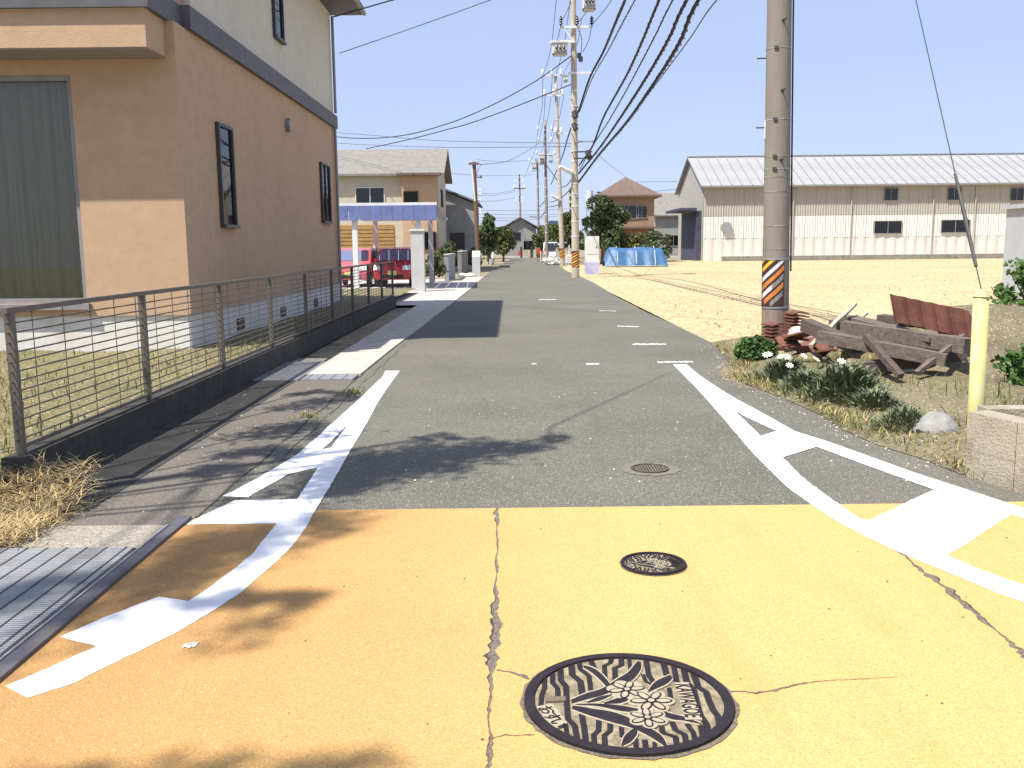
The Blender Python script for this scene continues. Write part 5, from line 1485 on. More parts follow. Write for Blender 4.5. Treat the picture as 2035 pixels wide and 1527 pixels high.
# ------------------------------------------------------------------ trees
def tree(name, label, x, y, h, cr, leaf, n=2600, lsize=.22, trunk_h=.35, squash=1.0, clumps=14, group=None, cat="tree", seed=1, trunk_r=.12):
    rnd = random.Random(seed)
    t = thing(name, label, cat, (x, y, 0), group)
    th = h * trunk_h
    mb = MB().tube([(x, y, -.1), (x + .06 * h * .2, y, th), (x, y, h * .75)], [trunk_r, trunk_r * .75, trunk_r * .2], 8)
    cs = []
    for k in range(clumps):
        a = rnd.uniform(0, 6.28); r = cr * rnd.uniform(.15, .78); zz = th + (h - th) * rnd.uniform(.12, .88)
        r *= math.sin(math.pi * min(.95, max(.15, (zz - th) / (h - th) * .8 + .15))) ** .6
        c = Vector((x + r * math.cos(a), y + r * math.sin(a), zz)); cs.append((c, cr * rnd.uniform(.28, .5)))
        mb.tube([(x, y, th * .8 + (zz - th) * .3), (x + (c.x - x) * .5, y + (c.y - y) * .5, (th + zz) / 2), c], [trunk_r * .4, trunk_r * .25, .01], 5)
    cs.append((Vector((x, y, h - cr * .3)), cr * .35))
    mb.build("trunk", bark, t)
    per = n // len(cs); P = []
    for c, r in cs:
        q = RNG.normal(size=(per, 3)); q /= np.linalg.norm(q, axis=1)[:, None]; q *= (RNG.uniform(.25, 1, per) ** .45)[:, None] * r
        q[:, 2] *= squash * .85; P.append(q + np.array(c))
    v, f = leaf_quads(np.concatenate(P), lsize, .7)
    raw("crown", v - np.array([x, y, 0]), f, leaf, t)
    return t
# the garden pine to the left of the camera throws its shade over the left marking
px_, py_ = -5.6, 3.2
gt = thing("unseen_pine_tree", "garden pine with sparse tufted branches standing left of the road outside the picture", "tree", (px_, py_, 0))
mb = MB().tube([(px_, py_, -.1), (px_ + .15, py_, 2.2), (px_ - .1, py_ + .2, 4.4), (px_ + .1, py_ + .2, 10.6)], [.17, .14, .11, .03], 10)
tufts = []
def shade(sx, sy, z):          # where a branch at height z must grow to shade the ground at (sx, sy)
    return Vector((sx - .45 * z, sy - .36 * z, z))
def branch(targets, z0, z1, spread, n, r=.03):
    pts = []
    for k, (sx, sy) in enumerate(targets):
        z = z0 + (z1 - z0) * k / max(1, len(targets) - 1); pts.append(shade(sx, sy, z))
    pts.sort(key=lambda p: p.x)
    root = Vector((px_ + .05, py_ + .1, max(2.2, pts[0].z - 1.2)))
    mb.tube(smooth_path([root] + pts, 4), [.018 - .012 * i / (4 * len(pts)) for i in range(4 * len(pts) + 1)], 5)
    for p in smooth_path(pts, 4):
        if n:
            for q in range(2): tufts.append((p + Vector((random.gauss(0, spread), random.gauss(0, spread), random.gauss(0, .06))), spread, n))
def gs(*p): return [tuple(G(a, b)[:2]) for a, b in p]
branch(gs((650, 985), (720, 960), (790, 935), (850, 920), (930, 900), (985, 890)), 5.4, 5.9, .10, 46)
branch(gs((700, 915), (760, 905), (800, 925), (700, 945)), 5.6, 5.4, .13, 60)
branch(gs((820, 895), (880, 865), (1010, 895), (1060, 890), (1110, 865)), 6.0, 6.4, .055, 24)
branch(gs((640, 975), (690, 945), (740, 925), (800, 912), (860, 900), (925, 905), (985, 885)), 5.7, 6.2, .07, 26)
branch(gs((1000, 886), (1100, 846), (1200, 801), (1330, 742)), 6.2, 6.9, .0, 0)  # bare limb added to stand in for a wire's line of shade
branch(gs((480, 905), (540, 898), (575, 902)), 4.5, 4.6, .09, 34)
branch(gs((500, 868), (560, 855), (610, 850), (640, 862)), 4.6, 4.8, .10, 40)
branch(gs((560, 812), (620, 800), (680, 795)), 4.6, 4.9, .08, 30)
branch(gs((590, 785), (640, 780), (705, 790)), 4.7, 4.9, .06, 26)
branch(gs((420, 942), (445, 930)), 4.4, 4.5, .05, 30)
branch(gs((170, 1235), (280, 1175), (370, 1130), (470, 1080), (530, 1060)), 9.0, 9.6, .12, 40)
branch(gs((280, 1150), (350, 1115), (440, 1080)), 9.2, 9.8, .10, 26)
branch(gs((380, 1200), (470, 1192), (560, 1190), (615, 1192)), 9.4, 9.8, .03, 26)
branch(gs((0, 1215), (90, 1160), (160, 1150)), 9.0, 9.2, .07, 26)
branch(gs((620, 1050), (660, 1035)), 9.5, 9.8, .10, 34)
branch(gs((470, 1260), (540, 1238)), 9.8, 10., .07, 7)
mb.build("trunk", bark, gt)
P = []
for c, s_, n in tufts:
    P.append(RNG.normal(size=(n, 3)) * np.array([s_, s_, s_ * .4]) + np.array(c))
P = np.concatenate(P)
v, f = leaf_quads(P, .13, .22)
raw("needles", v - np.array([px_, py_, 0]), f, leaf_a, gt)
px_, py_ = -5.3, -0.9  # unseen second pine, added to lay shade on the road's bottom edge
gt = thing("unseen_pine_tree", "second pine added unseen behind the camera to shade the near edge of the road", "tree", (px_, py_, 0))
mb = MB().tube([(px_, py_, -.1), (px_ + .1, py_, 2.2), (px_ - .1, py_ + .2, 4.4), (px_ + .1, py_ + .2, 8.6)], [.16, .13, .11, .03], 10)
tufts = []
branch(gs((-60, 1580), (120, 1570), (260, 1562), (420, 1570), (560, 1560), (690, 1548)), 8.4, 8.8, .045, 11)
mb.build("trunk", bark, gt)
P = np.concatenate([RNG.normal(size=(n, 3)) * np.array([s_, s_, s_ * .4]) + np.array(c) for c, s_, n in tufts])
v, f = leaf_quads(P, .13, .22)
raw("needles", v - np.array([px_, py_, 0]), f, leaf_a, gt)

# ------------------------------------------------------------------ houses further along the street
def house_block(t, x0, x1, y0, y1, z1, wall, roofm, ridge, kind='gx', over=.45, base=.35, name="wall"):
    MB().box(x0, x1, y0, y1, base, z1).build(name, wall, t)
    MB().box(x0 + .04, x1 - .04, y0 + .04, y1 - .04, -.05, base - .002).build("foundation", wall_lt, t)
    a, b, c, d = x0 - over, x1 + over, y0 - over, y1 + over
    th = .14
    if kind == 'gx':      # ridge along X
        m = (c + d) / 2
        prof = [(c, z1 - .02), (m, ridge), (d, z1 - .02), (d, z1 - .02 + th), (m, ridge + th), (c, z1 - .02 + th)]
        v = [(a, p[0], p[1]) for p in prof] + [(b, p[0], p[1]) for p in prof]
        f = [(i, (i + 1) % 6, (i + 1) % 6 + 6, i + 6) for i in range(6)] + [(0, 5, 4, 1), (1, 4, 3, 2), (6, 7, 10, 11), (7, 8, 9, 10)]
        r = MB().add(v, f).build("roof", roofm, t)
        MB().add([(x0, y0, z1), (x0, y1, z1), (x0, m, ridge - .03), (x0 + .1, y0, z1), (x0 + .1, y1, z1), (x0 + .1, m, ridge - .03)], [(0, 1, 2), (3, 5, 4), (0, 2, 5, 3), (1, 4, 5, 2)]).build("gable", wall, t)
        MB().add([(x1 - .1, y0, z1), (x1 - .1, y1, z1), (x1 - .1, m, ridge - .03), (x1, y0, z1), (x1, y1, z1), (x1, m, ridge - .03)], [(0, 1, 2), (3, 5, 4), (0, 2, 5, 3), (1, 4, 5, 2)]).build("gable", wall, t)
    elif kind == 'gy':    # ridge along Y
        m = (a + b) / 2
        prof = [(a, z1 - .02), (m, ridge), (b, z1 - .02), (b, z1 - .02 + th), (m, ridge + th), (a, z1 - .02 + th)]
        v = [(p[0], c, p[1]) for p in prof] + [(p[0], d, p[1]) for p in prof]
        f = [(i, (i + 1) % 6, (i + 1) % 6 + 6, i + 6) for i in range(6)] + [(0, 5, 4, 1), (1, 4, 3, 2), (6, 7, 10, 11), (7, 8, 9, 10)]
        r = MB().add(v, f).build("roof", roofm, t)
        for yy in (y0, y1 - .1):
            MB().add([(x0, yy, z1), (x1, yy, z1), (m, yy, ridge - .03), (x0, yy + .1, z1), (x1, yy + .1, z1), (m, yy + .1, ridge - .03)], [(0, 1, 2), (3, 5, 4), (0, 2, 5, 3), (1, 4, 5, 2)]).build("gable", wall, t)
    else:                 # hip
        w = min(b - a, d - c) / 2 * .96
        v = [(a, c, z1 - .02), (b, c, z1 - .02), (b, d, z1 - .02), (a, d, z1 - .02), (a, c, z1 + th), (b, c, z1 + th), (b, d, z1 + th), (a, d, z1 + th)]
        if b - a >= d - c: v += [(a + w, (c + d) / 2, ridge), (b - w, (c + d) / 2, ridge)]
        else: v += [((a + b) / 2, c + w, ridge), ((a + b) / 2, d - w, ridge)]
        f = [(0, 3, 2, 1), (0, 1, 5, 4), (1, 2, 6, 5), (2, 3, 7, 6), (3, 0, 4, 7)]
        f += [(4, 5, 9, 8), (5, 6, 9), (6, 7, 8, 9), (7, 4, 8)] if b - a >= d - c else [(4, 5, 8), (5, 6, 9, 8), (6, 7, 9), (7, 4, 8, 9)]
        r = MB().add(v, f).build("roof", roofm, t)
    return r

Yh = 58.0
X0 = D(650, 400, Yh).x; X1 = D(884, 350, Yh).x - .45; ze = D(800, 350, Yh).z; zr = D(800, 300, Yh + 3.2).z
h2 = thing("house", "two-storey beige and orange house with a grey roof behind the blue carport on the left", "house", (X1, Yh, 0))
r = house_block(h2, X0 - 3, X1, Yh, Yh + 7, ze, wall_beige, roof_grey, zr)
xm0, xm1 = D(800, 370, Yh).x, D(868, 370, Yh).x
MB().box(xm0, xm1, Yh - .5, Yh - .001, .36, ze - .05).build("bay_wall", stucco, h2)
MB().box(xm0 - .25, xm1 + .3, Yh - 1.1, Yh - .46, ze - .049, ze + .10).build("bay_eave", roof_brown, h2)
MB().box(X0, xm0 - .6, Yh - .06, Yh - .002, .9, 2.9).build("shutter", shutter, h2)
for k in range(8): MB().box(X0, xm0 - .6, Yh - .075, Yh - .061, 1.0 + k * .23, 1.02 + k * .23).build("shutter_slat", frame_dk, h2)
window(h2, 'f', D(735, 375, Yh).x, ze - 1.25, 1.7, 1.1, Yh, frame_wh)
window(h2, 'f', D(818, 390, Yh).x, ze - 1.6, .8, 1.2, Yh - .5, frame_dk, mull=0)
window(h2, 'f', D(860, 455, Yh).x - .2, 1.9, .8, 1.0, Yh - .5, frame_dk, mull=0)
window(h2, 'r', Yh + 3, ze - 1.2, 1.2, 1.0, X1, frame_dk)

# carport
Yc = 33.5
cx0, cx1 = D(672, 410, Yc).x, D(868, 410, Yc).x
zc0, zc1 = D(770, 438, Yc).z, D(770, 406, Yc).z
cp = thing("carport", "carport with a blue panelled canopy on white posts beyond the near house", "carport", (cx1, Yc, 0))
MB().box(cx0, cx1, Yc - .06, Yc, zc1 - .05, zc1 + .05).box(cx0, cx1, Yc + 5.4, Yc + 5.46, 2.6, 2.7).build("beam", white_metal, cp)
npn = 9
for k in range(npn):
    a = cx0 + (cx1 - cx0) * k / npn; b = cx0 + (cx1 - cx0) * (k + 1) / npn - .03
    MB().add([(a, Yc, zc1), (b, Yc, zc1), (b, Yc + 5.4, 2.66), (a, Yc + 5.4, 2.66), (a, Yc, zc1 + .02), (b, Yc, zc1 + .02), (b, Yc + 5.4, 2.68), (a, Yc + 5.4, 2.68)],
             [(0, 3, 2, 1), (4, 5, 6, 7), (0, 1, 5, 4), (1, 2, 6, 5), (2, 3, 7, 6), (3, 0, 4, 7)]).build("roof_panel", blue_poly, cp)
    MB().box(a, b, Yc - .11, Yc - .061, zc0, zc1 - .051).build("valance_panel", blue_poly, cp)
for (x, y) in ((D(832, 500, Yc).x, Yc + .1), (D(706, 500, Yc).x, Yc + .1), (D(832, 500, Yc).x, Yc + 5.2), (D(706, 500, Yc).x, Yc + 5.2)):
    MB().box(x - .09, x + .09, y - .09, y + .09, -.05, zc1 - .051).build("post", white_metal, cp)
sheet("parking_apron", [(-9.5, 24.3), (-2.46, 24.3), (-2.46, 44), (-9.5, 44)], .016, slab_mat)
gp2 = thing("gate_pillar", "broad pale gate pillar at the right front of the blue carport", "pillar", (D(832, 560, 32).x, 32, 0))
gx = gp2.location.x
MB().box(gx - .22, gx + .22, 31.8, 32.2, 0, 2.05).build("shaft", wall_lt, gp2)
MB().box(gx - .26, gx + .26, 31.76, 32.24, 2.051, 2.12).build("capstone", found, gp2)

def car(label, x, y, rotz, body, L=3.4, W=1.475, H=1.5, kind='hatch', cat="car", name="parked_car"):
    """front of the car looks to local -Y"""
    t = thing(name, label, cat, (x, y, .016), rotz=rotz); t.rotation_euler = (0, 0, rotz)
    h = L / 2; w = W / 2
    if kind == 'hatch':
        prof = [(-h, .28), (-h - .02, .55), (-h + .06, .80), (-h + .62, .94), (-h + 1.30, H - .06), (-h + 1.75, H), (h - .45, H - .03), (h - .14, H - .30), (h - .02, .9), (h, .5), (h - .05, .28)]
    else:
        prof = [(-h, .28), (-h - .01, .75), (-h + .06, 1.05), (-h + .42, H - .08), (-h + .75, H), (h - .08, H), (h - .02, H - .15), (h, .5), (h - .03, .28)]
    def half(z): return w if z < .95 else w - (z - .95) * .16
    v = []; n = len(prof)
    for s_ in (-1, 1):
        v += [(s_ * half(z) * (.93 if (abs(y_) > h - .05) else 1), y_, z) for y_, z in prof]
    f = [(i, (i + 1) % n, (i + 1) % n + n, i + n) for i in range(n)] + [tuple(range(n))[::-1], tuple(range(n, 2 * n))]
    b = MB().add(v, f).build("body", body, t, local=True)
    bv = b.modifiers.new("bevel", 'BEVEL'); bv.width = .05; bv.segments = 2; bv.limit_method = 'ANGLE'
    g0 = prof[3]; g1 = prof[4]
    if kind != 'hatch': g0, g1 = prof[2], prof[3]
    def lerp2(a, b, k): return (a[0] + (b[0] - a[0]) * k, a[1] + (b[1] - a[1]) * k)
    p, q = lerp2(g0, g1, .1), lerp2(g0, g1, .9)
    hw = lambda z: half(z) - .09
    MB().add([(-hw(p[1]), p[0] - .012, p[1] + .014), (hw(p[1]), p[0] - .012, p[1] + .014), (hw(q[1]), q[0] - .012, q[1] + .014), (-hw(q[1]), q[0] - .012, q[1] + .014)], [(0, 1, 2, 3)]).build("windscreen", car_glass, t, local=True)
    MB().add([(-hw(p[1]) + .01, p[0] - .008, p[1] + .010), (hw(p[1]) - .01, p[0] - .008, p[1] + .010), (hw(q[1]) - .01, q[0] - .008, q[1] + .010), (-hw(q[1]) + .01, q[0] - .008, q[1] + .010)], [(0, 1, 2, 3)]).build("cabin_shade", room, t, local=True)
    ws = -h + (1.25 if kind == 'hatch' else .55)
    for s_ in (-1, 1):
        for (ya, yb) in ((ws, ws + .72), (ws + .78, h - .42)):
            zz0, zz1 = .96, H - .12
            o_ = ya + (.22 if ya == ws else 0)
            MB().add([(s_ * (half(zz0) + .004), ya, zz0), (s_ * (half(zz0) + .004), yb, zz0), (s_ * (half(zz1) + .004), yb - .03, zz1), (s_ * (half(zz1) + .004), o_, zz1)], [(0, 1, 2, 3)]).build("side_window", black_plastic, t, local=True)
        MB().add([(s_ * (w - .04), -h - .03, .66), (s_ * (w - .36), -h - .035, .64), (s_ * (w - .34), -h + .02, .80), (s_ * (w - .05), -h + .10, .84),
                  (s_ * (w - .04), -h + .1, .66), (s_ * (w - .36), -h + .06, .64)], [(0, 1, 2, 3), (0, 4, 5, 1)]).build("headlight", lamp_clear, t, local=True)
        MB().box(s_ * (w + .06) - .07, s_ * (w + .06) + .07, ws + .02, ws + .1, .96, 1.08).build("mirror", body, t, local=True)
        MB().box(s_ * (w - .1) - .06, s_ * (w - .1) + .06, h - .02, h + .012, .7, .95).build("tail_light", lamp_red, t, local=True)
        for yy in (-h + .58, h - .55):
            wv = MB().tube([(s_ * (w - .15), yy, .28), (s_ * (w + .012), yy, .28)], .28, 20).build("wheel", tyre, t, local=True)
            MB().tube([(s_ * (w - .02), yy, .28), (s_ * (w + .022), yy, .28)], [.19, .17], 16).build("rim", rim_mat, wv, local=True)
    MB().box(-w * .55, w * .55, -h - .03, -h + .05, .34, .48).build("grille", black_plastic, t, local=True)
    MB().box(-.165, .165, -h - .045, -h - .031, .46, .62).build("licence_plate", plate_white, t, local=True)
    return t
car("red hatchback under the right half of the blue carport", D(790, 520, 37.2).x, 37.2, 0.0, red_paint)
car("rose-red hatchback under the left end of the blue carport, mostly hidden by the near house", D(708, 520, 37.4).x, 37.4, 0.0, pink_paint)

# third house, boundary walls, plants and small things on the left
h3 = thing("house", "small grey house with a blue-grey roof between the carport house and the brown timber pole", "house", (-3.4, 66, 0))
X1 = D(944, 420, 66).x; X0 = D(872, 400, 66).x - 4.5; ze = D(944, 405, 66).z; zr = D(888, 362, 66).z
house_block(h3, X0, X1, 66, 74, ze, wall_grey, roof_blue, zr, 'gy', .3)
MB().box(X1 - 1.75, X1 - .75, 65.94, 65.998, .36, 2.5).build("door", frame_dk, h3)
window(h3, 'f', X1 - 2.9, 1.9, 1.0, 1.0, 66, frame_gr)
window(h3, 'r', 69.5, 1.9, 1.4, 1.0, X1, frame_gr)
for k, (x0, x1, y0, y1, z, lab, m) in enumerate(((-2.95, -2.75, 41.5, 47.0, 1.15, "grey block boundary wall past the parking apron on the left", wall_grey),
                                               (-2.75, -2.55, 48.6, 56.5, 1.25, "darker block boundary wall in front of the small grey house", kerb_mat))):
    bwk = thing("boundary_wall", lab, "wall", (x0, y0, 0)); y = y0; n = int((y1 - y0) / .8)
    for i in range(n):
        for r_ in range(4):
            MB().box(x0, x1, y0 + i * .8 + .006, y0 + i * .8 + .796, r_ * z / 4 - (.05 if r_ == 0 else 0) + .002, (r_ + 1) * z / 4 - .004).build("block", m, bwk)
    MB().box(x0 - .02, x1 + .02, y0 - .02, y0 + n * .8 + .02, z, z + .05).build("coping", wall_lt, bwk)
gp3 = thing("gate_pillar", "pale pillar with a slanted top beside the drain, left of the road near the timber pole", "pillar", (D(947, 540, 47.9).x, 47.9, 0))
gx = gp3.location.x
MB().box(gx - .2, gx + .2, 47.5, 47.95, 0, 1.02).build("shaft", wall_lt, gp3)
MB().add([(gx - .2, 47.5, 1.021), (gx + .2, 47.5, 1.021), (gx + .2, 47.95, 1.3), (gx - .2, 47.95, 1.3), (gx - .2, 47.95, 1.021), (gx + .2, 47.95, 1.021)], [(0, 1, 2, 3), (0, 3, 4), (1, 5, 2), (2, 5, 4, 3), (0, 4, 5, 1)]).build("top", found, gp3)
for k, (a, b, Yk, lab) in enumerate(((922, 551, 47.5, "white stone beside the pale slanted pillar"), (932, 551, 47.5, "long white stone touching the pale slanted pillar"))):
    c = G(a, b); lump("stone", lab, "stone", c.x, c.y, .08, .2 + .12 * k, .14, .12, stone_wh, 30 + k)
mbp = thing("marker_post", "white and grey marker post on the left kerb far down the road", "post", (D(980, 524, 78).x, 78, 0))
gx = mbp.location.x
MB().tube([(gx, 78, 0), (gx, 78, .55)], .11, 12).build("base", frame_gr, mbp)
MB().tube([(gx, 78, .551), (gx + .03, 78, 1.05)], [.14, .1], 12).build("head", white_metal, mbp)
MB().tube([(gx - .25, 77.8, 0), (gx - .25, 77.8, .5)], .05, 8).build("stub", white_metal, mbp)
tree("tree", "dark round garden tree left of the road, beyond the brown timber pole", D(972, 470, 84).x, 84, D(975, 436, 84).z, 1.5, leaf_a, 2600, .26, .25, seed=3)
tree("tree", "lower olive tree just right of the dark round tree on the left side", D(1000, 480, 98).x, 98, D(1000, 455, 98).z, 1.6, leaf_b, 2000, .3, .25, seed=5)
tree("tree", "bluish sparse treetop behind the dark round tree on the left", D(968, 440, 100).x, 100, D(968, 424, 100).z, 1.3, leaf_a, 1100, .3, .4, seed=9)
tree("shrub", "dark shrub in front of the small grey house on the left", D(893, 520, 56).x, 57.0, 1.9, .9, leaf_a, 1200, .18, .15, cat="shrub", seed=12, trunk_r=.06)
tree("shrub", "green shrub by the pale gate pillar of the carport", D(862, 545, 40.5).x, 40.5, 1.3, .6, leaf_b, 900, .14, .15, cat="shrub", seed=13, trunk_r=.05)
tree("shrub", "dark reddish shrub beside the marker post far down the left kerb", D(945, 520, 62).x, 61.5, 1.5, .8, leaf_b, 900, .18, .15, cat="shrub", seed=14, trunk_r=.05)
# end of the road
h4 = thing("house", "grey-brown gabled house closing the far end of the road", "house", (1.5, 131, 0))
X0, X1 = D(1002, 480, 131).x, D(1066, 480, 131).x; ze = D(1040, 455, 131).z; zr = D(1046, 433, 131).z
house_block(h4, X0, X1, 131, 139, ze, wall_grey, roof_grey, zr, 'gy', .5)
window(h4, 'f', (X0 + X1) / 2 - .6, ze - 1.0, 1.2, 1.0, 131, frame_dk)
window(h4, 'f', (X0 + X1) / 2 + 1.2, 1.6, 1.4, 1.2, 131, frame_dk)
ew = thing("end_wall", "low beige wall between two dark gateposts across the far end of the road", "wall", (D(1045, 512, 127).x, 127, 0))
for k in range(5):
    a = D(1040, 505, 127).x + k * .42; MB().box(a, a + .41, 126.9, 127.1, -.06, 1.05).build("panel", wall_beige, ew)
for a in (1036, 1056, 1068):
    x = D(a, 505, 127).x; MB().box(x - .15, x + .15, 126.8, 127.2, -.06, 1.45).build("post", frame_dk, ew)
x = D(1033, 508, 126).x
MB().box(x - .25, x + .1, 126.2, 126.3, .3, .9).build("red_board", red_post, thing("notice_board", "small red and white board at the left end of the far beige wall", "board", (x, 126.2, 0)))
x = D(1070, 508, 118).x
rp = thing("post_box", "vermilion post box on the right near the end of the road", "post box", (x, 118, 0))
MB().box(x - .2, x + .2, 117.8, 118.2, .55, 1.3).build("box_body", red_post, rp); MB().tube([(x, 118, -.05), (x, 118, .55)], .09, 10).build("stand", red_post, rp)
for k, a in enumerate((1075, 1080, 1086)):
    x = D(a, 508, 112 - k * 4).x
    bo = thing("bollard", ["pale wooden bollard nearest the vermilion post box", "middle pale wooden bollard before the fourth pole", "pale wooden bollard closest to the fourth pole"][k], "bollard", (x, 112 - k * 4, 0), "bollards by the post box")
    MB().tube([(x, 112 - k * 4, -.05), (x, 112 - k * 4, .9)], .1, 10).build("shaft", wood_lt, bo); MB().tube([(x, 112 - k * 4, .9), (x, 112 - k * 4, .97)], [.12, .05], 10).build("cap", red_post, bo)
# right side beyond the poles
pf = thing("picket_fence", "weathered wooden picket fence between the third and fourth poles", "fence", (D(1100, 510, 85).x, 85, 0))
pk = None
for k in range(16):
    y = 98 - k * 1.35; x = 4.75 + .02 * k
    hh = 1.25 + .1 * math.sin(k * 1.9)
    MB().box(x - .05, x + .05, y - .06, y + .06, -.05, hh).build("picket", wood_lt, pf)
MB().box(4.83, 4.87, 77.5, 98.2, .7, .8).build("rail", wood_lt, pf)
for k, (a, b, Yk, nn, lab) in enumerate(((1092, 521, 92, 260, "white flowering mound on the right kerb before the picket fence, further one"), (1106, 526, 79, 320, "white flowering mound on the right kerb by the third pole, nearer one"))):
    c = G(a, b); t = thing("flower_bed", lab, "flowers", (c.x, c.y, 0), "white flower mounds along the right kerb")
    q = RNG.normal(size=(nn, 3)) * np.array([.42, 1.2, .14]); q[:, 2] = np.abs(q[:, 2]) + .1
    v, f = leaf_quads(q + np.array([c.x, c.y, 0]), .22, .9); raw("blossom", v - np.array([c.x, c.y, 0]), f, petal, t)
    q = RNG.normal(size=(nn, 3)) * np.array([.45, 1.2, .1]); q[:, 2] = np.abs(q[:, 2]) + .03
    v, f = leaf_quads(q + np.array([c.x, c.y, 0]), .2, .6); raw("foliage", v - np.array([c.x, c.y, 0]), f, leaf_b, t)
x = D(1131, 512, 60).x
sg = thing("sign_board", "small white sign board on a low stand between the second and third poles", "sign", (x, 60, 0))
MB().box(x - .22, x + .22, 59.96, 60.0, .42, .95).build("board", white_metal, sg)
for k in range(3): MB().box(x - .15, x + .13, 59.952, 59.958, .52 + k * .13, .55 + k * .13).build("print_line", frame_gr, sg)
MB().tube([(x, 60.03, -.05), (x, 60.03, 1.55)], .035, 8).build("stand", white_metal, sg)
x = D(1124, 515, 66).x
sl = thing("stake", "thin pale stake right of the third pole", "stake", (x, 66, 0)); MB().bar((x, 66, -.05), (x - .05, 66, 1.3), .06).build("stake_body", wood_lt, sl)
car("white van parked behind the picket fence beyond the third pole", D(1107, 490, 108).x, 109, .5, white_car, L=3.9, W=1.6, H=1.95, kind='van', cat="van", name="parked_van")
tree("tree", "leafy tree rising behind the third pole on the right", D(1128, 460, 92).x, 92, D(1128, 424, 92).z, 1.6, leaf_b, 3000, .26, .2, seed=21)
tree("tree", "wide low tree between the fourth and third poles", D(1102, 470, 122).x, 122, D(1102, 447, 122).z, 2.0, leaf_b, 2600, .32, .2, seed=22)
tree("hedge", "dark hedge hiding the ground left of the fourth pole", D(1078, 480, 128).x, 129, D(1078, 447, 128).z, 1.5, leaf_b, 1900, .32, .1, cat="hedge", seed=23)
tw = thing("apartment_tower", "distant slim apartment tower with dark balcony openings, half hidden by the second pole", "building", (33, 500, 0))
X0, X1 = D(1130, 400, 500).x, D(1149, 400, 500).x; zt = D(1140, 372, 500).z
MB().box(X0, X1, 500, 512, -1, zt).build("wall", wall_lt, tw)
for k in range(10):
    z = zt - 2.2 - k * 3.4; MB().box(X0 + .4, X0 + 3.2, 499.7, 499.99, z - .9, z + .8).build("balcony", frame_dk, tw); MB().box(X0 + 3.8, X1 - .4, 499.7, 499.99, z - .9, z + .8).build("window", frame_gr, tw)
bb = thing("building", "distant flat blue building above the low tree between the fourth and third poles", "building", (15, 260, 0))
X0, X1 = D(1092, 450, 260).x, D(1109, 450, 260).x; MB().box(X0, X1, 260, 272, -1, D(1100, 439, 260).z).build("wall", far_blue, bb)
MB().box(X0 + .3, X1 - .3, 259.8, 259.99, 3, 5.2).build("window_band", frame_dk, bb)

# brown house with trees, tarpaulin, cabinet and warehouse on the right
Yb = 84.0
h5 = thing("house", "two-storey reddish brown house with a hipped brown roof beyond the dry field", "house", (10, Yb, 0))
X0, X1 = D(1196, 420, Yb).x, D(1300, 420, Yb).x; ze = D(1250, 392, Yb).z; zr = D(1247, 354, Yb + 3.5).z
house_block(h5, X0, X1, Yb, Yb + 7, ze, wall_tan, roof_brown, zr, 'hip', .6)
MB().box(X0 - .03, X1 + .03, Yb - .04, Yb - .002, .4, 2.9).build("lower_cladding", wall_brown, h5)
MB().box(X0 - .5, X1 + .5, Yb - 1.0, Yb - .041, 2.95, 3.12).build("pent_roof", roof_brown, h5)
window(h5, 'f', (X0 + X1) / 2, ze - 1.3, 1.8, 1.1, Yb, frame_gr); window(h5, 'f', X1 - 1.1, ze - 1.3, .9, 1.0, Yb, frame_gr); window(h5, 'f', (X0 + X1) / 2 + .5, 1.6, 2.2, 1.5, Yb - .04, frame_gr)
tn = thing("roof_tank", "pale tank on a frame beside the brown house's roof, left of its ridge", "tank", (D(1172, 400, 96).x, 96, 0))
x = tn.location.x; MB().tube([(x, 96, 5.4), (x, 96, 7.0)], .35, 12).build("tank_body", white_metal, tn)
for s_ in (-1, 1): MB().bar((x + .3 * s_, 96, -.05), (x + .3 * s_, 96, 5.4), .08).build("leg", steel, tn)
ch = thing("flue", "thin white flue with a dark cap left of the brown roof", "chimney", (D(1190, 392, 92).x, 92, 0))
x = ch.location.x; MB().tube([(x, 92, -.05), (x, 92, D(1190, 384, 92).z)], .1, 8).build("pipe", white_metal, ch); zz = D(1190, 384, 92).z; MB().tube([(x, 92, zz), (x, 92, zz + .12)], .2, 8).build("cap", frame_dk, ch)
tree("tree", "broad dark tree in front of the brown house, left part", D(1196, 450, 76).x, 76, D(1196, 388, 76).z, 1.75, leaf_a, 5200, .26, .15, seed=31, clumps=20, trunk_r=.16)
tree("tree", "second dark tree nearer the brown house's door", D(1224, 460, 78).x, 78.5, D(1224, 408, 78).z, 1.4, leaf_a, 3000, .26, .15, seed=32)
tree("shrub", "rounded olive shrub right of the blue tarpaulin", D(1305, 485, 74).x, 74, D(1305, 458, 74).z, 1.3, leaf_a, 2000, .2, .1, cat="shrub", seed=33, trunk_r=.06)
tree("shrub", "olive shrub behind the middle of the blue tarpaulin", D(1265, 480, 77).x, 77, D(1265, 464, 77).z, 1.3, leaf_b, 1800, .2, .1, cat="shrub", seed=34, trunk_r=.06)
h6 = thing("house", "low grey house half hidden between the brown house and the warehouse", "house", (18, 112, 0))
X0, X1 = D(1303, 440, 112).x, D(1375, 440, 112).x
house_block(h6, X0, X1 + 3, 112, 119, D(1330, 430, 112).z, wall_grey, roof_grey, D(1345, 385, 115).z, 'gx', .5)
window(h6, 'f', (X0 + X1) / 2, 2.0, 1.6, 1.2, 112, frame_gr)
Yt = 66.0
X0, X1 = D(1203, 500, Yt).x, D(1328, 500, Yt).x; z1 = D(1260, 491, Yt).z
tt = thing("tarpaulin", "blue tarpaulin draped over a long low heap at the far edge of the dry field", "tarpaulin", (X0, Yt, 0))
nx, ny = 30, 10; tv, tf = [], []
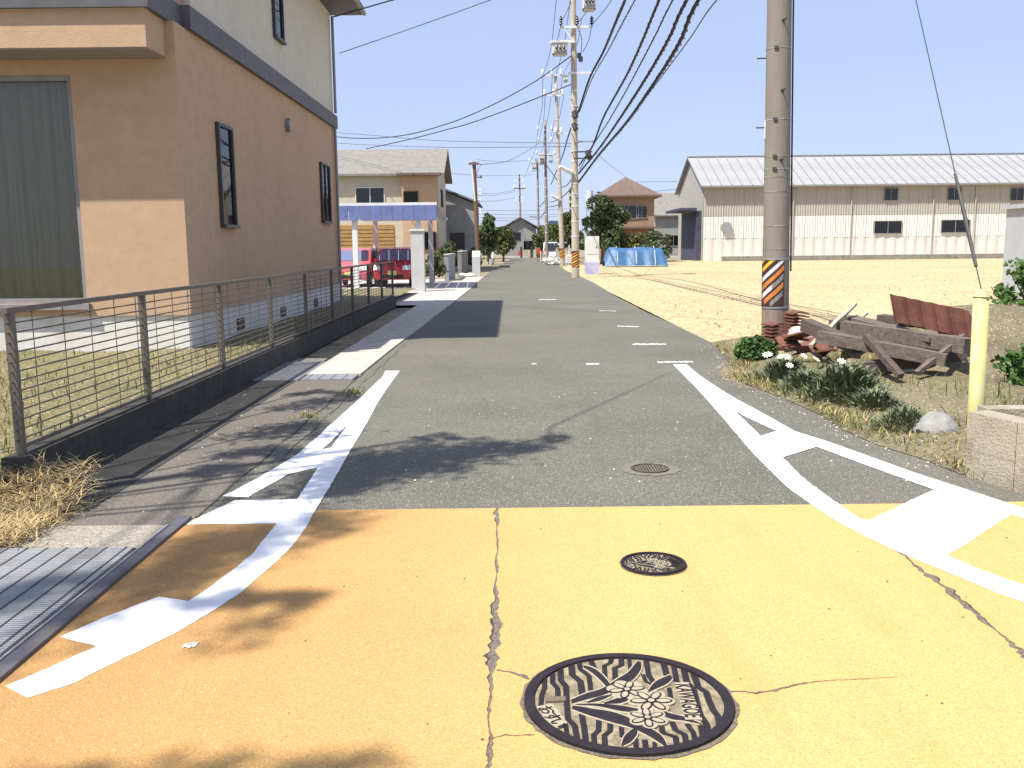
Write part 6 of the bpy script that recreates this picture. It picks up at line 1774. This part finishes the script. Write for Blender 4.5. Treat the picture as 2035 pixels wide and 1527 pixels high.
for i in range(nx + 1):
    for j in range(ny + 1):
        u, w_ = i / nx, j / ny
        hh = (z1 - .05) * min(1, math.sin(math.pi * min(.98, max(.02, w_))) * 1.25) * (min(1, min(u, 1 - u) * 9 + .35)) * (1 + .03 * math.sin(u * 13) + .03 * math.sin(w_ * 9 + u * 29))
        tv.append((X0 + (X1 - X0) * u, Yt + 2.2 * w_ + .08 * math.sin(u * 23), hh - .03))
for i in range(nx):
    for j in range(ny):
        k = i * (ny + 1) + j; tf.append((k, k + ny + 1, k + ny + 2, k + 1))
MB().add(tv, tf).build("sheet", blue_tarp, tt, smooth=True)
for u in (.2, .5, .8):
    x = X0 + (X1 - X0) * u; MB().tube([(x, Yt - .05, .05), (x, Yt + .4, z1 * .75), (x, Yt + 1.1, z1 + .05)], .025, 5).build("rope", white_metal, tt)
x = D(1177, 510, 50).x
uc = thing("cabinet", "white cabinet with a pale lavender lower panel standing just right of the second pole", "cabinet", (x, 50, 0))
MB().box(x - .36, x + .36, 50, 50.55, .62, 2.0).build("cabinet_body", white_metal, uc); MB().box(x - .37, x + .37, 49.99, 50.56, -.05, .618).build("lower_panel", lavender, uc)
MB().box(x - .3, x + .3, 49.985, 49.999, 1.05, 1.85).build("door", found, uc); MB().box(x + .2, x + .24, 49.97, 49.984, 1.35, 1.5).build("handle", frame_dk, uc)

Yw = 88.0
wx0 = D(1398, 440, Yw).x; ze = D(1700, 368, Yw).z; zm = D(1700, 428, Yw).z; zb_ = D(1700, 472, Yw).z
Ym = Yw + 6.5; zr = D(1700, 311, Ym).z
wh = thing("warehouse", "long pale warehouse with a low gabled sheet roof beyond the dry field on the right", "warehouse", (wx0, Yw, 0))
npan = 40; pw = .95
def corr(w, h, ribs, depth=.05):
    v = []; n = ribs * 4
    for i in range(n + 1):
        d_ = (0, 0, depth, depth)[i % 4] if i < n else 0
        v += [(w * i / n, -d_, 0), (w * i / n, -d_, h)]
    return v, [(2 * i, 2 * i + 2, 2 * i + 3, 2 * i + 1) for i in range(n)]
src = {}
for k in range(npan):
    for nm, z0, z1_, m in (("base_panel", -.06, zb_, found), ("lower_panel", zb_ + .02, zm, corr_white), ("upper_panel", zm + .03, ze, corr_beige)):
        if nm not in src:
            v, f = corr(pw - .012, z1_ - z0, 4 if nm != "base_panel" else 1, .045)
            mb = MB().add(v, f); o = mb.build(nm, m, wh, local=True); src[nm] = o
        else:
            o = inst(src[nm], nm, wh)
        o.location = (k * pw, 0, z0)
xe = wx0 + npan * pw
MB().box(wx0, xe, Yw + .03, Yw + .12, -.06, ze).box(wx0, xe, Yw + 12.9, Yw + 13, -.06, ze).box(xe - .1, xe, Yw + .13, Yw + 12.89, -.06, ze).build("wall_core", corr_beige, wh)
MB().add([(wx0 - .02, Yw, -.06), (wx0 - .02, Yw + 13, -.06), (wx0 - .02, Yw + 13, ze), (wx0 - .02, Ym, zr - .1), (wx0 - .02, Yw, ze)], [(0, 1, 2, 3, 4)]).build("gable_wall", corr_beige, wh)
MB().box(wx0 - .5, wx0 - .03, Yw + .8, Yw + 8.6, -.06, zm + .6).build("gable_door", navy, wh)
MB().box(wx0 - 2.1, wx0 - .51, Yw + .6, Yw + 8.8, zm + .61, zm + .85).build("gable_canopy", navy, wh)
sl = math.hypot(Ym - Yw + .5, zr - ze); ang_ = math.atan2(zr - ze + .0, Ym - Yw + .5)
rs = None
for k in range(npan + 1):
    for side in (0, 1):
        y0, y1 = (Yw - .5, Ym) if side == 0 else (Yw + 13.5, Ym)
        if (k == 0): 
            v = [(0, y0, ze - .02), (pw - .02, y0, ze - .02), (pw - .02, y1, zr), (0, y1, zr), (0, y0, ze + .05), (pw - .02, y0, ze + .05), (pw - .02, y1, zr + .07), (0, y1, zr + .07),
                 (0, y0, ze + .13), (.06, y0, ze + .13), (.06, y1, zr + .15), (0, y1, zr + .15), (.06, y0, ze + .051), (.06, y1, zr + .071)]
            v = [(a + wx0 - .4, b, c) for a, b, c in v]
            o = MB().add(v, [(0, 3, 2, 1), (4, 5, 6, 7), (0, 1, 5, 4), (1, 2, 6, 5), (3, 0, 4, 7), (8, 9, 10, 11), (4, 12, 9, 8), (12, 13, 10, 9), (4, 8, 11, 7)]).build("roof_panel", roof_pale, wh)
            if side == 0: rs = [o]
            else: rs.append(o)
        else:
            inst(rs[side], "roof_panel", wh, (k * pw, 0, 0))
MB().box(wx0 - .42, xe + .9, Yw - .62, Yw - .52, ze - .12, ze + .04).build("gutter", frame_gr, wh)
MB().box(wx0 - .42, xe + .9, Ym - .2, Ym + .2, zr + .1, zr + .18).build("ridge_cap", roof_pale, wh)
for a, b, w_, h_ in ((1770, 387, 1.2, 1.1), (1896, 386, 1.2, 1.1), (1764, 452, 2.5, 1.1), (1898, 450, 2.6, 1.1), (2040, 450, 2.6, 1.1), (2020, 387, 1.2, 1.1)):
    c = D(a, b, Yw); window(wh, 'f', c.x, c.z, w_, h_, Yw - .05, frame_gr, .08, 1)
c = D(1443, 452, Yw); MB().tube([(c.x, Yw - .05, c.z), (c.x, Yw - .3, c.z)], .5, 18).build("ventilator", steel, wh)
for a in (1575, 1690, 1852, 1935):
    x = D(a, 450, Yw).x; MB().tube([(x, Yw - .12, ze - .1), (x, Yw - .12, 0)], .06, 8).build("downpipe", corr_beige, wh)
kw = thing("field_kerb", "low grey-tan concrete kerb along the far side of the dry field below the warehouse", "kerb", (wx0, 84.5, 0))
for k in range(20): MB().box(wx0 + 1 + k * 1.9, wx0 + 2.88 + k * 1.9, 84.4, 84.6, -.05, .42).build("kerb_section", kerb_mat, kw)
sx0 = D(1990, 500, 22.9).x; sz0, sz1 = 0, D(1993, 402, 21).z
sd = thing("storage_shed", "pale blue-grey metal storage shed at the right edge beyond the scrap heap", "shed", (sx0, 21, 0))
for k in range(5): MB().box(sx0 + k * .46, sx0 + k * .46 + .45, 21, 21.04, .08, sz1 - .1).build("wall_panel", shed_mat, sd)
MB().box(sx0 + .01, sx0 + 2.29, 21.05, 22.8, .08, sz1 - .1).build("shed_body", shed_mat, sd); MB().box(sx0 - .08, sx0 + 2.4, 20.9, 22.9, sz1 - .099, sz1).build("roof", shed_mat, sd)
MB().box(sx0, sx0 + 2.3, 21, 22.8, -.05, .078).build("base", kerb_mat, sd)
for k, (a, b, Yk) in enumerate(((2010, 640, 18), (2005, 700, 9))):
    c = D(a, b, Yk); tree("shrub", ["green bush at the foot of the pale storage shed", "green bush behind the block wall at the right edge"][k], c.x + .2, Yk, 1.1 if k == 0 else .55, .6 if k == 0 else .3, leaf_c, 900, .12 if k == 0 else .07, .15, cat="shrub", seed=40 + k, trunk_r=.03)
# distant wooded horizon
n = 9000
ang = RNG.uniform(-.75, .75, n); dist = RNG.uniform(330, 420, n)
x = np.sin(ang) * dist; y = np.cos(ang) * dist
z = RNG.uniform(0, 1, n) ** .7 * (4.2 + 1.8 * np.sin(ang * 40) + 1.2 * np.sin(ang * 97 + 1))
v, f = leaf_quads(np.stack([x, y, z], 1), 3.2, .8)
o = raw("distant_woods", v, f, leaf_a); o["kind"] = "stuff"; o["label"] = "low line of distant trees along the horizon"
